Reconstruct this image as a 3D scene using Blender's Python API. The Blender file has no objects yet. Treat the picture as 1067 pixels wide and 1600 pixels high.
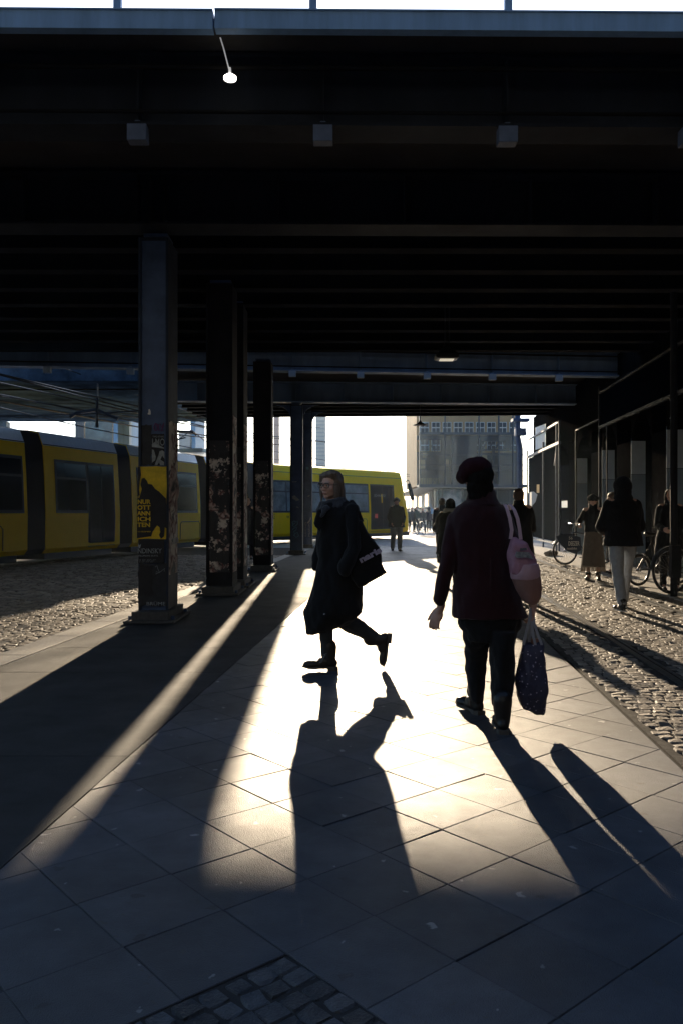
import bpy, bmesh, math, random
from mathutils import Vector, Matrix, noise
rnd = random.Random(7)
S = bpy.context.scene
COL = S.collection
R = math.radians
# ---------------------------------------------------------------- camera
HC, FP, CX, CY = 1.31, 1275.0, 533.5, 800.0      # eye height, focal length and centre in photo pixels
cam = bpy.data.cameras.new('camera'); cam.sensor_fit = 'VERTICAL'; cam.sensor_height = 36
cam.lens = FP / 1600 * 36; cam.clip_start = .05; cam.clip_end = 3000
co = bpy.data.objects.new('camera', cam); COL.objects.link(co)
co.location = (0, 0, HC); co.rotation_euler = (R(90), 0, 0); S.camera = co
# ---------------------------------------------------------------- sky, sun, exposure
ELEV, AZ = math.atan(.177), R(-1.2)
W = bpy.data.worlds.new("World"); S.world = W; W.use_nodes = True
wn = W.node_tree; sky = wn.nodes.new('ShaderNodeTexSky'); sky.sky_type = 'NISHITA'; sky.sun_disc = False
sky.sun_elevation = ELEV; sky.sun_rotation = AZ; sky.air_density = 1.0; sky.dust_density = .6; sky.ozone_density = 4.0
# added bright veil that whitens the sunward half of the sky
wt = wn.nodes.new('ShaderNodeTexCoord'); dp = wn.nodes.new('ShaderNodeVectorMath'); dp.operation = 'DOT_PRODUCT'; dp.inputs[1].default_value = (math.sin(AZ), math.cos(AZ), .25)
wn.links.new(wt.outputs['Generated'], dp.inputs[0]); vr = wn.nodes.new('ShaderNodeMapRange'); vr.interpolation_type = 'SMOOTHSTEP'
for k_, v_ in (('From Min', .78), ('From Max', 1.0), ('To Min', .12), ('To Max', 7.)): vr.inputs[k_].default_value = v_
wn.links.new(dp.outputs['Value'], vr.inputs[0]); cn = wn.nodes.new('ShaderNodeTexNoise'); cn.inputs['Scale'].default_value = 2.2; cn.inputs['Detail'].default_value = 6; wn.links.new(wt.outputs['Generated'], cn.inputs['Vector'])
cm = wn.nodes.new('ShaderNodeMapRange'); cm.inputs['From Min'].default_value = .3; cm.inputs['From Max'].default_value = .7; cm.inputs['To Min'].default_value = .6; cm.inputs['To Max'].default_value = 1.2; wn.links.new(cn.outputs[0], cm.inputs[0])
mu = wn.nodes.new('ShaderNodeMath'); mu.operation = 'MULTIPLY'; wn.links.new(vr.outputs[0], mu.inputs[0]); wn.links.new(cm.outputs[0], mu.inputs[1])
vc = wn.nodes.new('ShaderNodeVectorMath'); vc.operation = 'SCALE'; vc.inputs[0].default_value = (.98,.97,1.0); wn.links.new(mu.outputs[0], vc.inputs['Scale'])
va = wn.nodes.new('ShaderNodeVectorMath'); wn.links.new(sky.outputs[0], va.inputs[0]); wn.links.new(vc.outputs[0], va.inputs[1]); wn.links.new(va.outputs[0], wn.nodes['Background'].inputs[0]); wn.nodes['Background'].inputs[1].default_value = .12
sl = bpy.data.lights.new('sun', 'SUN'); sl.energy = 5; sl.angle = R(.4); sl.color = (1, .80, .56)
so = bpy.data.objects.new('sun', sl); COL.objects.link(so)
sd = Vector((math.sin(AZ)*math.cos(ELEV), math.cos(AZ)*math.cos(ELEV), math.sin(ELEV)))
so.rotation_euler = sd.to_track_quat('Z', 'Y').to_euler(); so.location = (0, 60, 40)
S.view_settings.view_transform = 'Standard'; S.view_settings.look = 'None'
S.view_settings.exposure = 1.12; S.view_settings.gamma = 1
S.cycles.max_bounces = 6; S.cycles.diffuse_bounces = 3; S.cycles.glossy_bounces = 3; S.cycles.volume_bounces = 0
S.cycles.transmission_bounces = 4; S.cycles.use_denoising = True
# ---------------------------------------------------------------- helpers
KD = .081                                       # the walk runs a little to the right of straight ahead
def F(r, y, z=0.): return Vector((r + KD*y, y, z))
def at(x, y, Y): return Vector(((x-CX)*Y/FP, Y, HC + (CY-y)*Y/FP))
def gnd(x, y, z=0.):
    a = (HC-z)/(y-CY); return Vector(((x-CX)*a, FP*a, z))
def mat(name, col, rough=.6, metal=0., var=.0, vs=4., col2=None, bump=0., bs=40., spec=.5, emit=0., coat=0., detail=6., stretch=(1,1,1), trans=0., sheen=0.):
    m = bpy.data.materials.new(name); m.use_nodes = True; nt = m.node_tree; b = nt.nodes['Principled BSDF']
    b.inputs['Base Color'].default_value = (*col, 1); b.inputs['Roughness'].default_value = rough
    b.inputs['Metallic'].default_value = metal; b.inputs['Specular IOR Level'].default_value = spec
    b.inputs['Coat Weight'].default_value = coat; b.inputs['Transmission Weight'].default_value = trans
    b.inputs['Sheen Weight'].default_value = sheen
    if emit: b.inputs['Emission Color'].default_value = (*col, 1); b.inputs['Emission Strength'].default_value = emit
    if var or bump:
        tc = nt.nodes.new('ShaderNodeTexCoord'); mp = nt.nodes.new('ShaderNodeMapping'); mp.inputs['Scale'].default_value = stretch
        nt.links.new(tc.outputs['Object'], mp.inputs[0])
    if var:
        n = nt.nodes.new('ShaderNodeTexNoise'); n.inputs['Scale'].default_value = vs; n.inputs['Detail'].default_value = detail
        n.inputs['Roughness'].default_value = .65
        nt.links.new(mp.outputs[0], n.inputs['Vector'])
        rp = nt.nodes.new('ShaderNodeValToRGB'); rp.color_ramp.elements[0].position = .35; rp.color_ramp.elements[1].position = .68
        c2 = col2 or tuple(c*(1-var) for c in col)
        rp.color_ramp.elements[0].color = (*c2, 1); rp.color_ramp.elements[1].color = (*col, 1)
        nt.links.new(n.outputs[0], rp.inputs[0]); nt.links.new(rp.outputs[0], b.inputs['Base Color'])
        rr = nt.nodes.new('ShaderNodeMapRange'); rr.inputs['To Min'].default_value = min(1, rough+.12); rr.inputs['To Max'].default_value = max(.03, rough-.1)
        nt.links.new(n.outputs[0], rr.inputs[0]); nt.links.new(rr.outputs[0], b.inputs['Roughness'])
    if bump:
        n2 = nt.nodes.new('ShaderNodeTexNoise'); n2.inputs['Scale'].default_value = bs; n2.inputs['Detail'].default_value = 5
        nt.links.new(mp.outputs[0], n2.inputs['Vector'])
        bp = nt.nodes.new('ShaderNodeBump'); bp.inputs['Strength'].default_value = bump; bp.inputs['Distance'].default_value = .01
        nt.links.new(n2.outputs[0], bp.inputs['Height']); nt.links.new(bp.outputs[0], b.inputs['Normal'])
    return m
def wloc(o):
    v = Vector((0, 0, 0))
    while o: v += o.location; o = o.parent
    return v
def tag(o, label=None, cat=None, group=None, kind=None):
    if label: o['label'] = label
    if cat: o['category'] = cat
    if group: o['group'] = group
    if kind: o['kind'] = kind
    return o
def thing(name, label, cat, loc, group=None):
    o = bpy.data.objects.new(name, None); COL.objects.link(o); o.location = loc; o.empty_display_size = .2
    return tag(o, label, cat, group)
class MB:
    def __init__(s): s.v = []; s.f = []; s.sm = []
    def add(s, vs, fs, smooth=False):
        k = len(s.v); s.v += [tuple(v) for v in vs]; s.f += [tuple(i+k for i in f) for f in fs]; s.sm += [smooth]*len(fs); return s
    def box(s, c, d, rot=0., ax=None):
        c = Vector(c); ex, ey, ez = d[0]/2, d[1]/2, d[2]/2
        M = ax or Matrix.Rotation(rot, 3, 'Z')
        vs = [c + M @ Vector((x*ex, y*ey, z*ez)) for x in (-1, 1) for y in (-1, 1) for z in (-1, 1)]
        return s.add(vs, [(0,1,3,2), (4,6,7,5), (0,4,5,1), (2,3,7,6), (0,2,6,4), (1,5,7,3)])
    def bar(s, a, b, w, h=None, up=(0,0,1)):
        a = Vector(a); b = Vector(b); d = b-a; L = d.length; y = d.normalized(); up = Vector(up)
        if abs(y.dot(up)) > .98: up = Vector((0, 1, 0)) if abs(up.y) < .9 else Vector((1, 0, 0))
        x = y.cross(up).normalized(); z = x.cross(y)
        return s.box((a+b)/2, (w, L, h or w), ax=Matrix((x, y, z)).transposed())
    def tube(s, pts, r, n=8, cap=True):
        pts = [Vector(p) for p in pts]; rs = r if isinstance(r, (list, tuple)) else [r]*len(pts); rings = []
        ref = Vector((0, 0, 1)); prev = None
        for i, p in enumerate(pts):
            d = (pts[min(i+1, len(pts)-1)] - pts[max(i-1, 0)]).normalized()
            if prev is None:
                if abs(d.dot(ref)) > .95: ref = Vector((0, 1, 0))
                x = d.cross(ref).normalized()
            else: x = (prev - d*prev.dot(d)).normalized()
            prev = x; y = d.cross(x)
            rings.append([p + (x*math.cos(2*math.pi*k/n) + y*math.sin(2*math.pi*k/n))*rs[i] for k in range(n)])
        return s.loft(rings, cap)
    def loft(s, rings, cap=True, smooth=True, closed=True):
        n = len(rings[0]); vs = [v for r in rings for v in r]; fs = []
        for i in range(len(rings)-1):
            for k in range(n if closed else n-1):
                k2 = (k+1) % n; fs.append((i*n+k, i*n+k2, (i+1)*n+k2, (i+1)*n+k))
        s.add(vs, fs, smooth)
        if cap and closed: s.add(rings[0], [tuple(range(n))[::-1]]); s.add(rings[-1], [tuple(range(n))])
        return s
    def prism(s, poly, ext):            # poly: coplanar points, ext: thickness vector
        n = len(poly); e = Vector(ext); a = [Vector(p) for p in poly]
        s.add(a + [p+e for p in a], [tuple(range(n))[::-1], tuple(range(n, 2*n))] + [(k, (k+1) % n, n+(k+1) % n, n+k) for k in range(n)])
        return s
    def ell(s, c, r, ax=None, n=14, m=8):
        c = Vector(c); ax = ax or Matrix.Identity(3); vs = [c + ax @ Vector((0, 0, -r[2]))]; fs = []
        for i in range(1, m):
            t = -math.pi/2 + math.pi*i/m
            for k in range(n):
                a = 2*math.pi*k/n
                vs.append(c + ax @ Vector((r[0]*math.cos(t)*math.cos(a), r[1]*math.cos(t)*math.sin(a), r[2]*math.sin(t))))
        vs.append(c + ax @ Vector((0, 0, r[2])))
        for k in range(n):
            fs.append((0, 1+(k+1) % n, 1+k)); fs.append((len(vs)-1, 1+(m-2)*n+k, 1+(m-2)*n+(k+1) % n))
            for i in range(m-2): fs.append((1+i*n+k, 1+i*n+(k+1) % n, 1+(i+1)*n+(k+1) % n, 1+(i+1)*n+k))
        return s.add(vs, fs, True)
    def cap(s, a, b, ra, rb, n=12):     # tapered capsule
        a = Vector(a); b = Vector(b); d = (b-a); L = d.length
        if L < 1e-5: return s.ell(a, (ra, ra, ra))
        y = d/L; ref = Vector((0, 0, 1)) if abs(y.z) < .9 else Vector((1, 0, 0)); x = y.cross(ref).normalized(); z = x.cross(y); rings = []
        for t in (-85, -60, -30, 0): rings.append((a + y*ra*math.sin(R(t)), ra*math.cos(R(t))))
        for t in (0, 30, 60, 85): rings.append((b + y*rb*math.sin(R(t)), rb*math.cos(R(t))))
        return s.loft([[p + (x*math.cos(2*math.pi*k/n) + z*math.sin(2*math.pi*k/n))*r for k in range(n)] for p, r in rings])
    def mesh(s, name='mesh', off=(0,0,0)):
        me = bpy.data.meshes.new(name); o = Vector(off)
        me.from_pydata([tuple(Vector(v)-o) for v in s.v], [], s.f); me.update()
        me.polygons.foreach_set('use_smooth', s.sm)
        bm = bmesh.new(); bm.from_mesh(me); bmesh.ops.recalc_face_normals(bm, faces=bm.faces); bm.to_mesh(me); bm.free()
        return me
    def build(s, name, m, parent=None, loc=None, bevel=0., mods=None):
        w = wloc(parent) if parent else Vector((0, 0, 0))
        if loc is None:
            if parent: loc = w
            else:
                xs = [v[0] for v in s.v]; ys = [v[1] for v in s.v]; zs = [v[2] for v in s.v]
                loc = Vector(((min(xs)+max(xs))/2, (min(ys)+max(ys))/2, min(zs)))
        loc = Vector(loc); me = s.mesh(name, loc)
        o = bpy.data.objects.new(name, me); COL.objects.link(o); o.location = loc-w
        if parent: o.parent = parent
        for mm in (m if isinstance(m, (list, tuple)) else [m]): me.materials.append(mm)
        if bevel:
            b = o.modifiers.new('bevel', 'BEVEL'); b.width = bevel; b.segments = 2; b.limit_method = 'ANGLE'
        return o
def blob(mb, voxel=.012, smooth=6, disp=0., ds=.12):
    """fuse overlapping closed pieces of mb into one continuous skin; returns an MB"""
    me = mb.mesh('tmp'); o = bpy.data.objects.new('tmp', me); COL.objects.link(o)
    rm = o.modifiers.new('r', 'REMESH'); rm.mode = 'VOXEL'; rm.voxel_size = voxel; rm.use_smooth_shade = True
    if smooth:
        sm = o.modifiers.new('s', 'SMOOTH'); sm.iterations = smooth; sm.factor = .5
    dg = bpy.context.evaluated_depsgraph_get(); ev = o.evaluated_get(dg); m2 = ev.to_mesh()
    out = MB(); vs = []
    for v in m2.vertices:
        p = v.co.copy()
        if disp:
            q = Vector((p.x/ds, p.y/ds, p.z/ds*.55))
            p += v.normal*disp*(noise.noise(q)*1.0 + .5*noise.noise(q*2.3))
        vs.append(p)
    out.add(vs, [tuple(p.vertices) for p in m2.polygons], True)
    ev.to_mesh_clear(); bpy.data.objects.remove(o); bpy.data.meshes.remove(me)
    return out
def text(name, body, m, parent, origin, xdir, ydir, size, depth=.002, fit=None, spacing=1.0, bold=0.):
    """lettering: baseline start at origin, running along xdir, upright along ydir"""
    cu = bpy.data.curves.new(name, 'FONT'); cu.body = body; cu.size = size; cu.extrude = depth/2; cu.space_character = spacing; cu.offset = bold
    cu.resolution_u = 3
    o = bpy.data.objects.new('tmp', cu); COL.objects.link(o)
    dg = bpy.context.evaluated_depsgraph_get(); me = bpy.data.meshes.new_from_object(o.evaluated_get(dg)); bpy.data.objects.remove(o)
    x = Vector(xdir).normalized(); y = Vector(ydir).normalized(); z = x.cross(y); sx = 1
    if fit and me.vertices:
        w = max(v.co.x for v in me.vertices) - min(v.co.x for v in me.vertices); sx = fit/max(w, 1e-6)
    M = Matrix((x*sx, y, z)).transposed().to_4x4(); M.translation = Vector(origin)
    me.transform(M); w = wloc(parent); me.transform(Matrix.Translation(-w))
    me.name = name; me.materials.clear(); me.materials.append(m)
    t = bpy.data.objects.new(name, me); COL.objects.link(t); t.parent = parent
    return t
def dup(o, parent=None):
    c = o.copy(); COL.objects.link(c)
    if parent: c.parent = parent
    for ch in list(o.children): dup(ch, c)
    return c
# ---------------------------------------------------------------- materials
M = {}
M['slab'] = mat('concrete paving slab', (.104,.112,.130), .54, var=.3, vs=5, bump=.5, bs=220, spec=.55, detail=9)
def slab_detail(m):                  # each slab its own tone; pale flattened chewing gum and dark spots
    nt = m.node_tree; N = nt.nodes.new; L = nt.links.new; b = nt.nodes['Principled BSDF']; src = b.inputs['Base Color'].links[0].from_socket
    g = N('ShaderNodeNewGeometry'); mr = N('ShaderNodeMapRange'); mr.inputs['To Min'].default_value = .74; mr.inputs['To Max'].default_value = 1.1; L(g.outputs['Random Per Island'], mr.inputs[0])
    mx = N('ShaderNodeMix'); mx.data_type = 'RGBA'; mx.blend_type = 'MULTIPLY'; mx.inputs['Factor'].default_value = 1; L(src, mx.inputs['A']); L(mr.outputs[0], mx.inputs['B']); out = mx.outputs['Result']
    tc = N('ShaderNodeTexCoord'); nz = N('ShaderNodeTexNoise'); nz.inputs['Scale'].default_value = 25; L(tc.outputs['Object'], nz.inputs['Vector'])
    ad = N('ShaderNodeMix'); ad.data_type = 'RGBA'; ad.blend_type = 'LINEAR_LIGHT'; ad.inputs['Factor'].default_value = .035; L(tc.outputs['Object'], ad.inputs['A']); L(nz.outputs['Color'], ad.inputs['B'])
    for sc, th, col in ((1.5, .017, (.42,.43,.43,1)), (2.7, .016, (.33,.34,.34,1)), (2.3, .03, (.05,.05,.05,1)), (11, .045, (.09,.085,.08,1))):
        v = N('ShaderNodeTexVoronoi'); v.voronoi_dimensions = '2D'; v.inputs['Scale'].default_value = sc; L(ad.outputs['Result'], v.inputs['Vector'])
        c = N('ShaderNodeValToRGB'); c.color_ramp.elements[0].position = th; c.color_ramp.elements[0].color = (.75,.75,.75,1); c.color_ramp.elements[1].position = th*1.5; c.color_ramp.elements[1].color = (0,0,0,1); L(v.outputs['Distance'], c.inputs[0])
        m2 = N('ShaderNodeMix'); m2.data_type = 'RGBA'; L(c.outputs[0], m2.inputs['Factor']); L(out, m2.inputs['A']); m2.inputs['B'].default_value = col; out = m2.outputs['Result']
    big = N('ShaderNodeTexNoise'); big.inputs['Scale'].default_value = .8; big.inputs['Detail'].default_value = 7; L(tc.outputs['Object'], big.inputs['Vector'])
    br = N('ShaderNodeMapRange'); br.inputs['From Min'].default_value = .35; br.inputs['From Max'].default_value = .65; br.inputs['To Min'].default_value = .62; br.inputs['To Max'].default_value = 1.15; L(big.outputs[0], br.inputs[0])
    m3 = N('ShaderNodeMix'); m3.data_type = 'RGBA'; m3.blend_type = 'MULTIPLY'; m3.inputs['Factor'].default_value = 1; L(out, m3.inputs['A']); L(br.outputs[0], m3.inputs['B']); out = m3.outputs['Result']
    L(out, b.inputs['Base Color'])
slab_detail(M['slab'])
def island_tone(m, lo=.6, hi=1.25):
    nt = m.node_tree; N = nt.nodes.new; L = nt.links.new; b = nt.nodes['Principled BSDF']; src = b.inputs['Base Color'].links[0].from_socket
    g = N('ShaderNodeNewGeometry'); mr = N('ShaderNodeMapRange'); mr.inputs['To Min'].default_value = lo; mr.inputs['To Max'].default_value = hi; L(g.outputs['Random Per Island'], mr.inputs[0])
    mx = N('ShaderNodeMix'); mx.data_type = 'RGBA'; mx.blend_type = 'MULTIPLY'; mx.inputs['Factor'].default_value = 1; L(src, mx.inputs['A']); L(mr.outputs[0], mx.inputs['B']); L(mx.outputs['Result'], b.inputs['Base Color'])
M['joint'] = mat('dark sand joint', (.055,.052,.05), .9, spec=.1, bump=.5, bs=90)
M['kerb'] = mat('granite kerb', (.36,.34,.31), .6, var=.35, vs=40, bump=.4, bs=200)
M['asphalt'] = mat('pale worn paving', (.42,.41,.40), .6, var=.4, vs=3, bump=.6, bs=300, spec=.3)
M['rail'] = mat('steel rail', (.45,.44,.43), .32, metal=.9, var=.3, vs=20)
M['steel'] = mat('dark bluish grey painted steel', (.018,.021,.028), .7, spec=.15, var=.45, vs=2.2, bump=.15, bs=30, stretch=(1,1,.3))
M['beam'] = mat('dark brown steel beam', (.014,.013,.012), .85, var=.5, vs=1.5, spec=.08)
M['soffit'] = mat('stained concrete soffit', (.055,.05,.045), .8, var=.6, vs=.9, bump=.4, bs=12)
M['fascia'] = mat('blue grey bridge edge', (.27,.47,.76), .5, var=.3, vs=5, stretch=(1,1,.15))
M['steel_skylit'] = mat('skylit blue grey steel', (.19,.29,.45), .55, var=.3, vs=3, stretch=(1,1,.3))  # lighter copy of the girder steel; sky light from the gap is in its colour
M['galv_skylit'] = mat('skylit steel box', (.40,.50,.60), .5, var=.2, vs=9)  # paler copy of the box steel, sky light put into its colour
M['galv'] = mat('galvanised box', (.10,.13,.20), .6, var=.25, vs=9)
M['yellow'] = mat('yellow tram paint', (.98,.63,.004), .5, spec=.08, var=.06, vs=2)
M['tramroof'] = mat('pale grey tram roof paint', (.74,.86,.97), .25, coat=.4, var=.12, vs=4)
M['rubber'] = mat('black rubber', (.02,.02,.022), .6)
M['tramglass'] = mat('dark tinted glass', (.008,.011,.016), .12, spec=.18)
M['black'] = mat('black enamel', (.015,.015,.017), .4)
M['white'] = mat('white paint', (.8,.8,.78), .5)
M['glow'] = mat('glowing lamp bowl', (1,.95,.88), .4, emit=2)
# ---------------------------------------------------------------- cobble + mosaic shaders
def stone_mat(name, scale, c1, c2, rough, bump, dist, joint=(.02,.018,.016)):
    m = bpy.data.materials.new(name); m.use_nodes = True; nt = m.node_tree; b = nt.nodes['Principled BSDF']; N = nt.nodes.new; L = nt.links.new
    tc = N('ShaderNodeTexCoord'); v = N('ShaderNodeTexVoronoi'); v.feature = 'DISTANCE_TO_EDGE'; v.inputs['Scale'].default_value = scale; v.inputs['Randomness'].default_value = .45
    v2 = N('ShaderNodeTexVoronoi'); v2.inputs['Scale'].default_value = scale; v2.inputs['Randomness'].default_value = .45
    L(tc.outputs['Object'], v.inputs['Vector']); L(tc.outputs['Object'], v2.inputs['Vector'])
    mr = N('ShaderNodeMapRange'); mr.inputs['From Max'].default_value = .14; L(v.outputs['Distance'], mr.inputs[0])
    mix = N('ShaderNodeMix'); mix.data_type = 'RGBA'; mix.inputs['A'].default_value = (*c1, 1); mix.inputs['B'].default_value = (*c2, 1)
    sp = N('ShaderNodeSeparateColor'); L(v2.outputs['Color'], sp.inputs[0]); L(sp.outputs[0], mix.inputs['Factor'])
    mj = N('ShaderNodeMix'); mj.data_type = 'RGBA'; mj.inputs['A'].default_value = (*joint, 1); L(mr.outputs[0], mj.inputs['Factor']); L(mix.outputs['Result'], mj.inputs['B'])
    L(mj.outputs['Result'], b.inputs['Base Color']); b.inputs['Roughness'].default_value = rough
    bp = N('ShaderNodeBump'); bp.inputs['Strength'].default_value = bump; bp.inputs['Distance'].default_value = dist
    L(mr.outputs[0], bp.inputs['Height']); L(bp.outputs[0], b.inputs['Normal'])
    return m
M['mosaic'] = stone_mat('small mosaic paving', 21, (.045,.045,.047), (.10,.10,.10), .75, .5, .004)
M['setts'] = stone_mat('granite setts', 8.5, (.16,.15,.14), (.30,.27,.24), .6, .9, .02)
M['cobble'] = mat('granite cobble stone', (.36,.30,.235), .7, var=.45, vs=9, bump=.8, bs=55, detail=8); island_tone(M['cobble'])
# ---------------------------------------------------------------- ground
g = MB(); g.add([(-900,-60,-.1), (900,-60,-.1), (900,1500,-.1), (-900,1500,-.1)], [(0,1,2,3)])
tag(g.build('ground', M['asphalt'], loc=(0,0,-.1)), kind='structure')
def strip(name, m, r0, r1, y0, y1, z0, z1, bevel=0):
    b = MB(); b.prism([F(r0,y0,z1), F(r1,y0,z1), F(r1,y1,z1), F(r0,y1,z1)], (0,0,z0-z1)); return tag(b.build(name, m, loc=F(0,0,0), bevel=bevel), kind='structure')
M['grit'] = mat('gritty joint sand', (.10,.09,.078), .95, spec=.1, var=.5, vs=20, bump=.9, bs=120)
strip('pavement_bed', M['joint'], -3.5, 1.42, -8, 31.5, -.1, -.022)
M['finewalk'] = mat('dark grainy asphalt walk', (.050,.052,.056), .75, spec=.3, var=.35, vs=2.5, bump=.9, bs=260, detail=9)
y = -8
while y < 31.4:
    y2 = min(31.4, y + rnd.choice((1.2, 1.6, 2.3))); strip('side_walk', M['finewalk'], -3.46, -1.502, y, y2-.006, -.0215, -.004+rnd.uniform(-.001,.001)); y = y2
strip('street_bed', M['grit'], 1.425, 4.0, -8, 31.5, -.1, -.0105)
M['pale'] = mat('pale gritty paving', (.62,.59,.54), .55, var=.25, vs=6, bump=.5, bs=90)
strip('pavement_right', M['pale'], 4.02, 14, -8, 34, -.1, .006)
strip('road_left', M['grit'], -30, -3.78, -8, 31.5, -.1, -.0715)
# diamond slabs, each its own tilt
def clip(poly, f):
    out = []
    for i in range(len(poly)):
        a, b = poly[i], poly[(i+1) % len(poly)]; fa, fb = f(a), f(b)
        if fa >= 0: out.append(a)
        if (fa >= 0) != (fb >= 0): t = fa/(fa-fb); out.append(a + (b-a)*t)
    return out
P0 = Vector((.332, 2.379)); V1 = Vector((.2666, .2267)); V2 = Vector((-.2267, .2666))
sl_ = MB(); G = .0015
for i in range(-70, 130):
    for j in range(-70, 130):
        c = P0 + V1*(i+.5) + V2*(j+.5)
        if not (-7.5 < c.y < 31.8): continue
        r = c.x - KD*c.y
        if not (-1.9 < r < 1.8): continue
        if -6 <= i <= -2 and -5 <= j <= 0 : continue      # the mosaic patch in front
        q = [c + V1*(a*(.5-G/.35)) + V2*(b*(.5-G/.35)) for a, b in ((-1,-1), (1,-1), (1,1), (-1,1))]
        q = [p + Vector((rnd.gauss(0,.0011), rnd.gauss(0,.0011))) for p in q]
        q = clip(q, lambda p: p.x-KD*p.y + 1.49); q = clip(q, lambda p: 1.39 - (p.x-KD*p.y)) if q else q
        q = clip(q, lambda p: 31.2 - p.y) if q else q
        if len(q) < 3: continue
        h = rnd.uniform(-.0012, .0012); tx = rnd.gauss(0, .0035); ty = rnd.gauss(0, .0035)
        def zz(p): return h + (p.x-c.x)*tx + (p.y-c.y)*ty
        cc = sum(q, Vector((0,0)))/len(q); n = len(q)
        top = [Vector((p.x + (cc.x-p.x)*.012, p.y + (cc.y-p.y)*.012, zz(p))) for p in q]
        edge = [Vector((p.x, p.y, zz(p)-.0025)) for p in q]; bot = [Vector((p.x, p.y, -.03)) for p in q]
        vs = top+edge+bot; fs = [tuple(range(n))]
        for k in range(n):
            k2 = (k+1) % n; fs += [(k, k+n, k2+n, k2), (k+n, k+2*n, k2+2*n, k2+n)]
        sl_.add(vs, fs)
tag(sl_.build('pavement', M['slab'], loc=(0,0,0)), kind='structure')
# rounded stones laid in rows: real relief, the low sun rakes over it
def stones(name, cells, m, rot=0.):
    b = MB()
    for (x, y, w, l, z, hgt) in cells:
        n = 4; vs = []; a0 = rot + rnd.uniform(-.12, .12); ca, sa = math.cos(a0), math.sin(a0); jit = [[rnd.gauss(0, .0022) for _ in range(n)] for _ in range(n)]
        tx, ty = (rnd.gauss(0, .055), rnd.gauss(0, .055)) if not rot else (rnd.gauss(0, .02), rnd.gauss(0, .02))
        for p in range(n):
            for q in range(n):
                u = (p/(n-1)*2-1); v = (q/(n-1)*2-1); edge = p in (0, n-1) or q in (0, n-1)
                if not edge: u *= 2.45; v *= 2.45
                k = .86 if (p in (0, n-1) and q in (0, n-1)) else 1
                X = u*w/2*k; Y = v*l/2*k
                vs.append((x + X*ca - Y*sa + rnd.gauss(0, .002), y + X*sa + Y*ca + rnd.gauss(0, .002), z - hgt*(1.25 if edge else 0) + jit[p][q] + (X*tx + Y*ty)*(0 if edge else 1)))
        fs = [(p*n+q, (p+1)*n+q, (p+1)*n+q+1, p*n+q+1) for p in range(n-1) for q in range(n-1)]
        b.add(vs, fs, False)
    return tag(b.build(name, m, loc=(0,0,0)), kind='structure')
cells = []; y = -2.0
RAILS = (2.12, 3.56)
while y < 25:
    d = .088 if y < 10 else .12
    r = 1.44 + rnd.uniform(0, .06)
    while r < 3.98:
        w = rnd.uniform(.075, .125)*(1 if y < 10 else 1.4)
        if all(abs(r + w/2 - q) > .10 for q in RAILS):
            p = F(r+w/2, y + math.sin(r*2.1)*.05 + rnd.gauss(0, .004)); cells.append((p.x, p.y, w-.008, d-.008, -.004, .008))
        r += w
    y += d
stones('cobbled_street', cells, M['cobble'])
cells = []; y = 3.0
while y < 26:
    d = .10 if y < 12 else .15
    r = -3.80
    while r > (-10 if y > 11 else -6.5):
        w = rnd.uniform(.09, .15)*(1 if y < 12 else 1.4)
        p = F(r-w/2, y + math.sin(r*1.7)*.07 + rnd.gauss(0, .004)); cells.append((p.x, p.y, w-.009, d-.009, -.064, .009)); r -= w
    y += d
stones('cobbled_road', cells, M['cobble'])
# mosaic patch by the lens
cells = []; C0 = P0 - V1 + V2
for i in range(22):
    for j in range(26):
        p = C0 - V1.normalized()*(.04+i*.079) - V2.normalized()*(.04+j*.079)
        cells.append((p.x+rnd.gauss(0,.003), p.y+rnd.gauss(0,.003), .074+rnd.gauss(0,.004), .074+rnd.gauss(0,.004), -.001, .007))
M['mosaicstone'] = mat('dark mosaic stone', (.085,.09,.10), .5, var=.5, vs=15, bump=.7, bs=120); island_tone(M['mosaicstone'], .5, 1.4)
pb = MB(); pb.prism([(C0.x,C0.y,-.0065)] + [tuple((C0 + V1*a + V2*b_).to_3d() + Vector((0,0,-.0065))) for a, b_ in ((-5,0),(-5,-6),(0,-6))], (0,0,-.01)); tag(pb.build('mosaic_bed', M['joint'], loc=(0,0,0)), kind='structure')
st = stones('mosaic_patch', cells, M['mosaicstone'], R(40.4))
# kerbs
k = MB(); y = -7.5
while y < 31:
    L_ = rnd.uniform(.95, 1.2); k.prism([F(-3.77,y,.002), F(-3.47,y,.002), F(-3.47,y+L_-.008,.002), F(-3.77,y+L_-.008,.002)], (0,0,-.15)); y += L_
tag(k.build('kerb', M['kerb'], loc=(0,0,0), bevel=.008), kind='structure')
k = MB(); r = -3.7
while r < 1.4:
    k.prism([F(r,31.3,.004), F(r+.99,31.3,.004), F(r+.99,31.6,.004), F(r,31.6,.004)], (0,0,-.15)); r += 1
tag(k.build('kerb_end', M['kerb'], loc=(0,0,0), bevel=.008), kind='structure')
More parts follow.
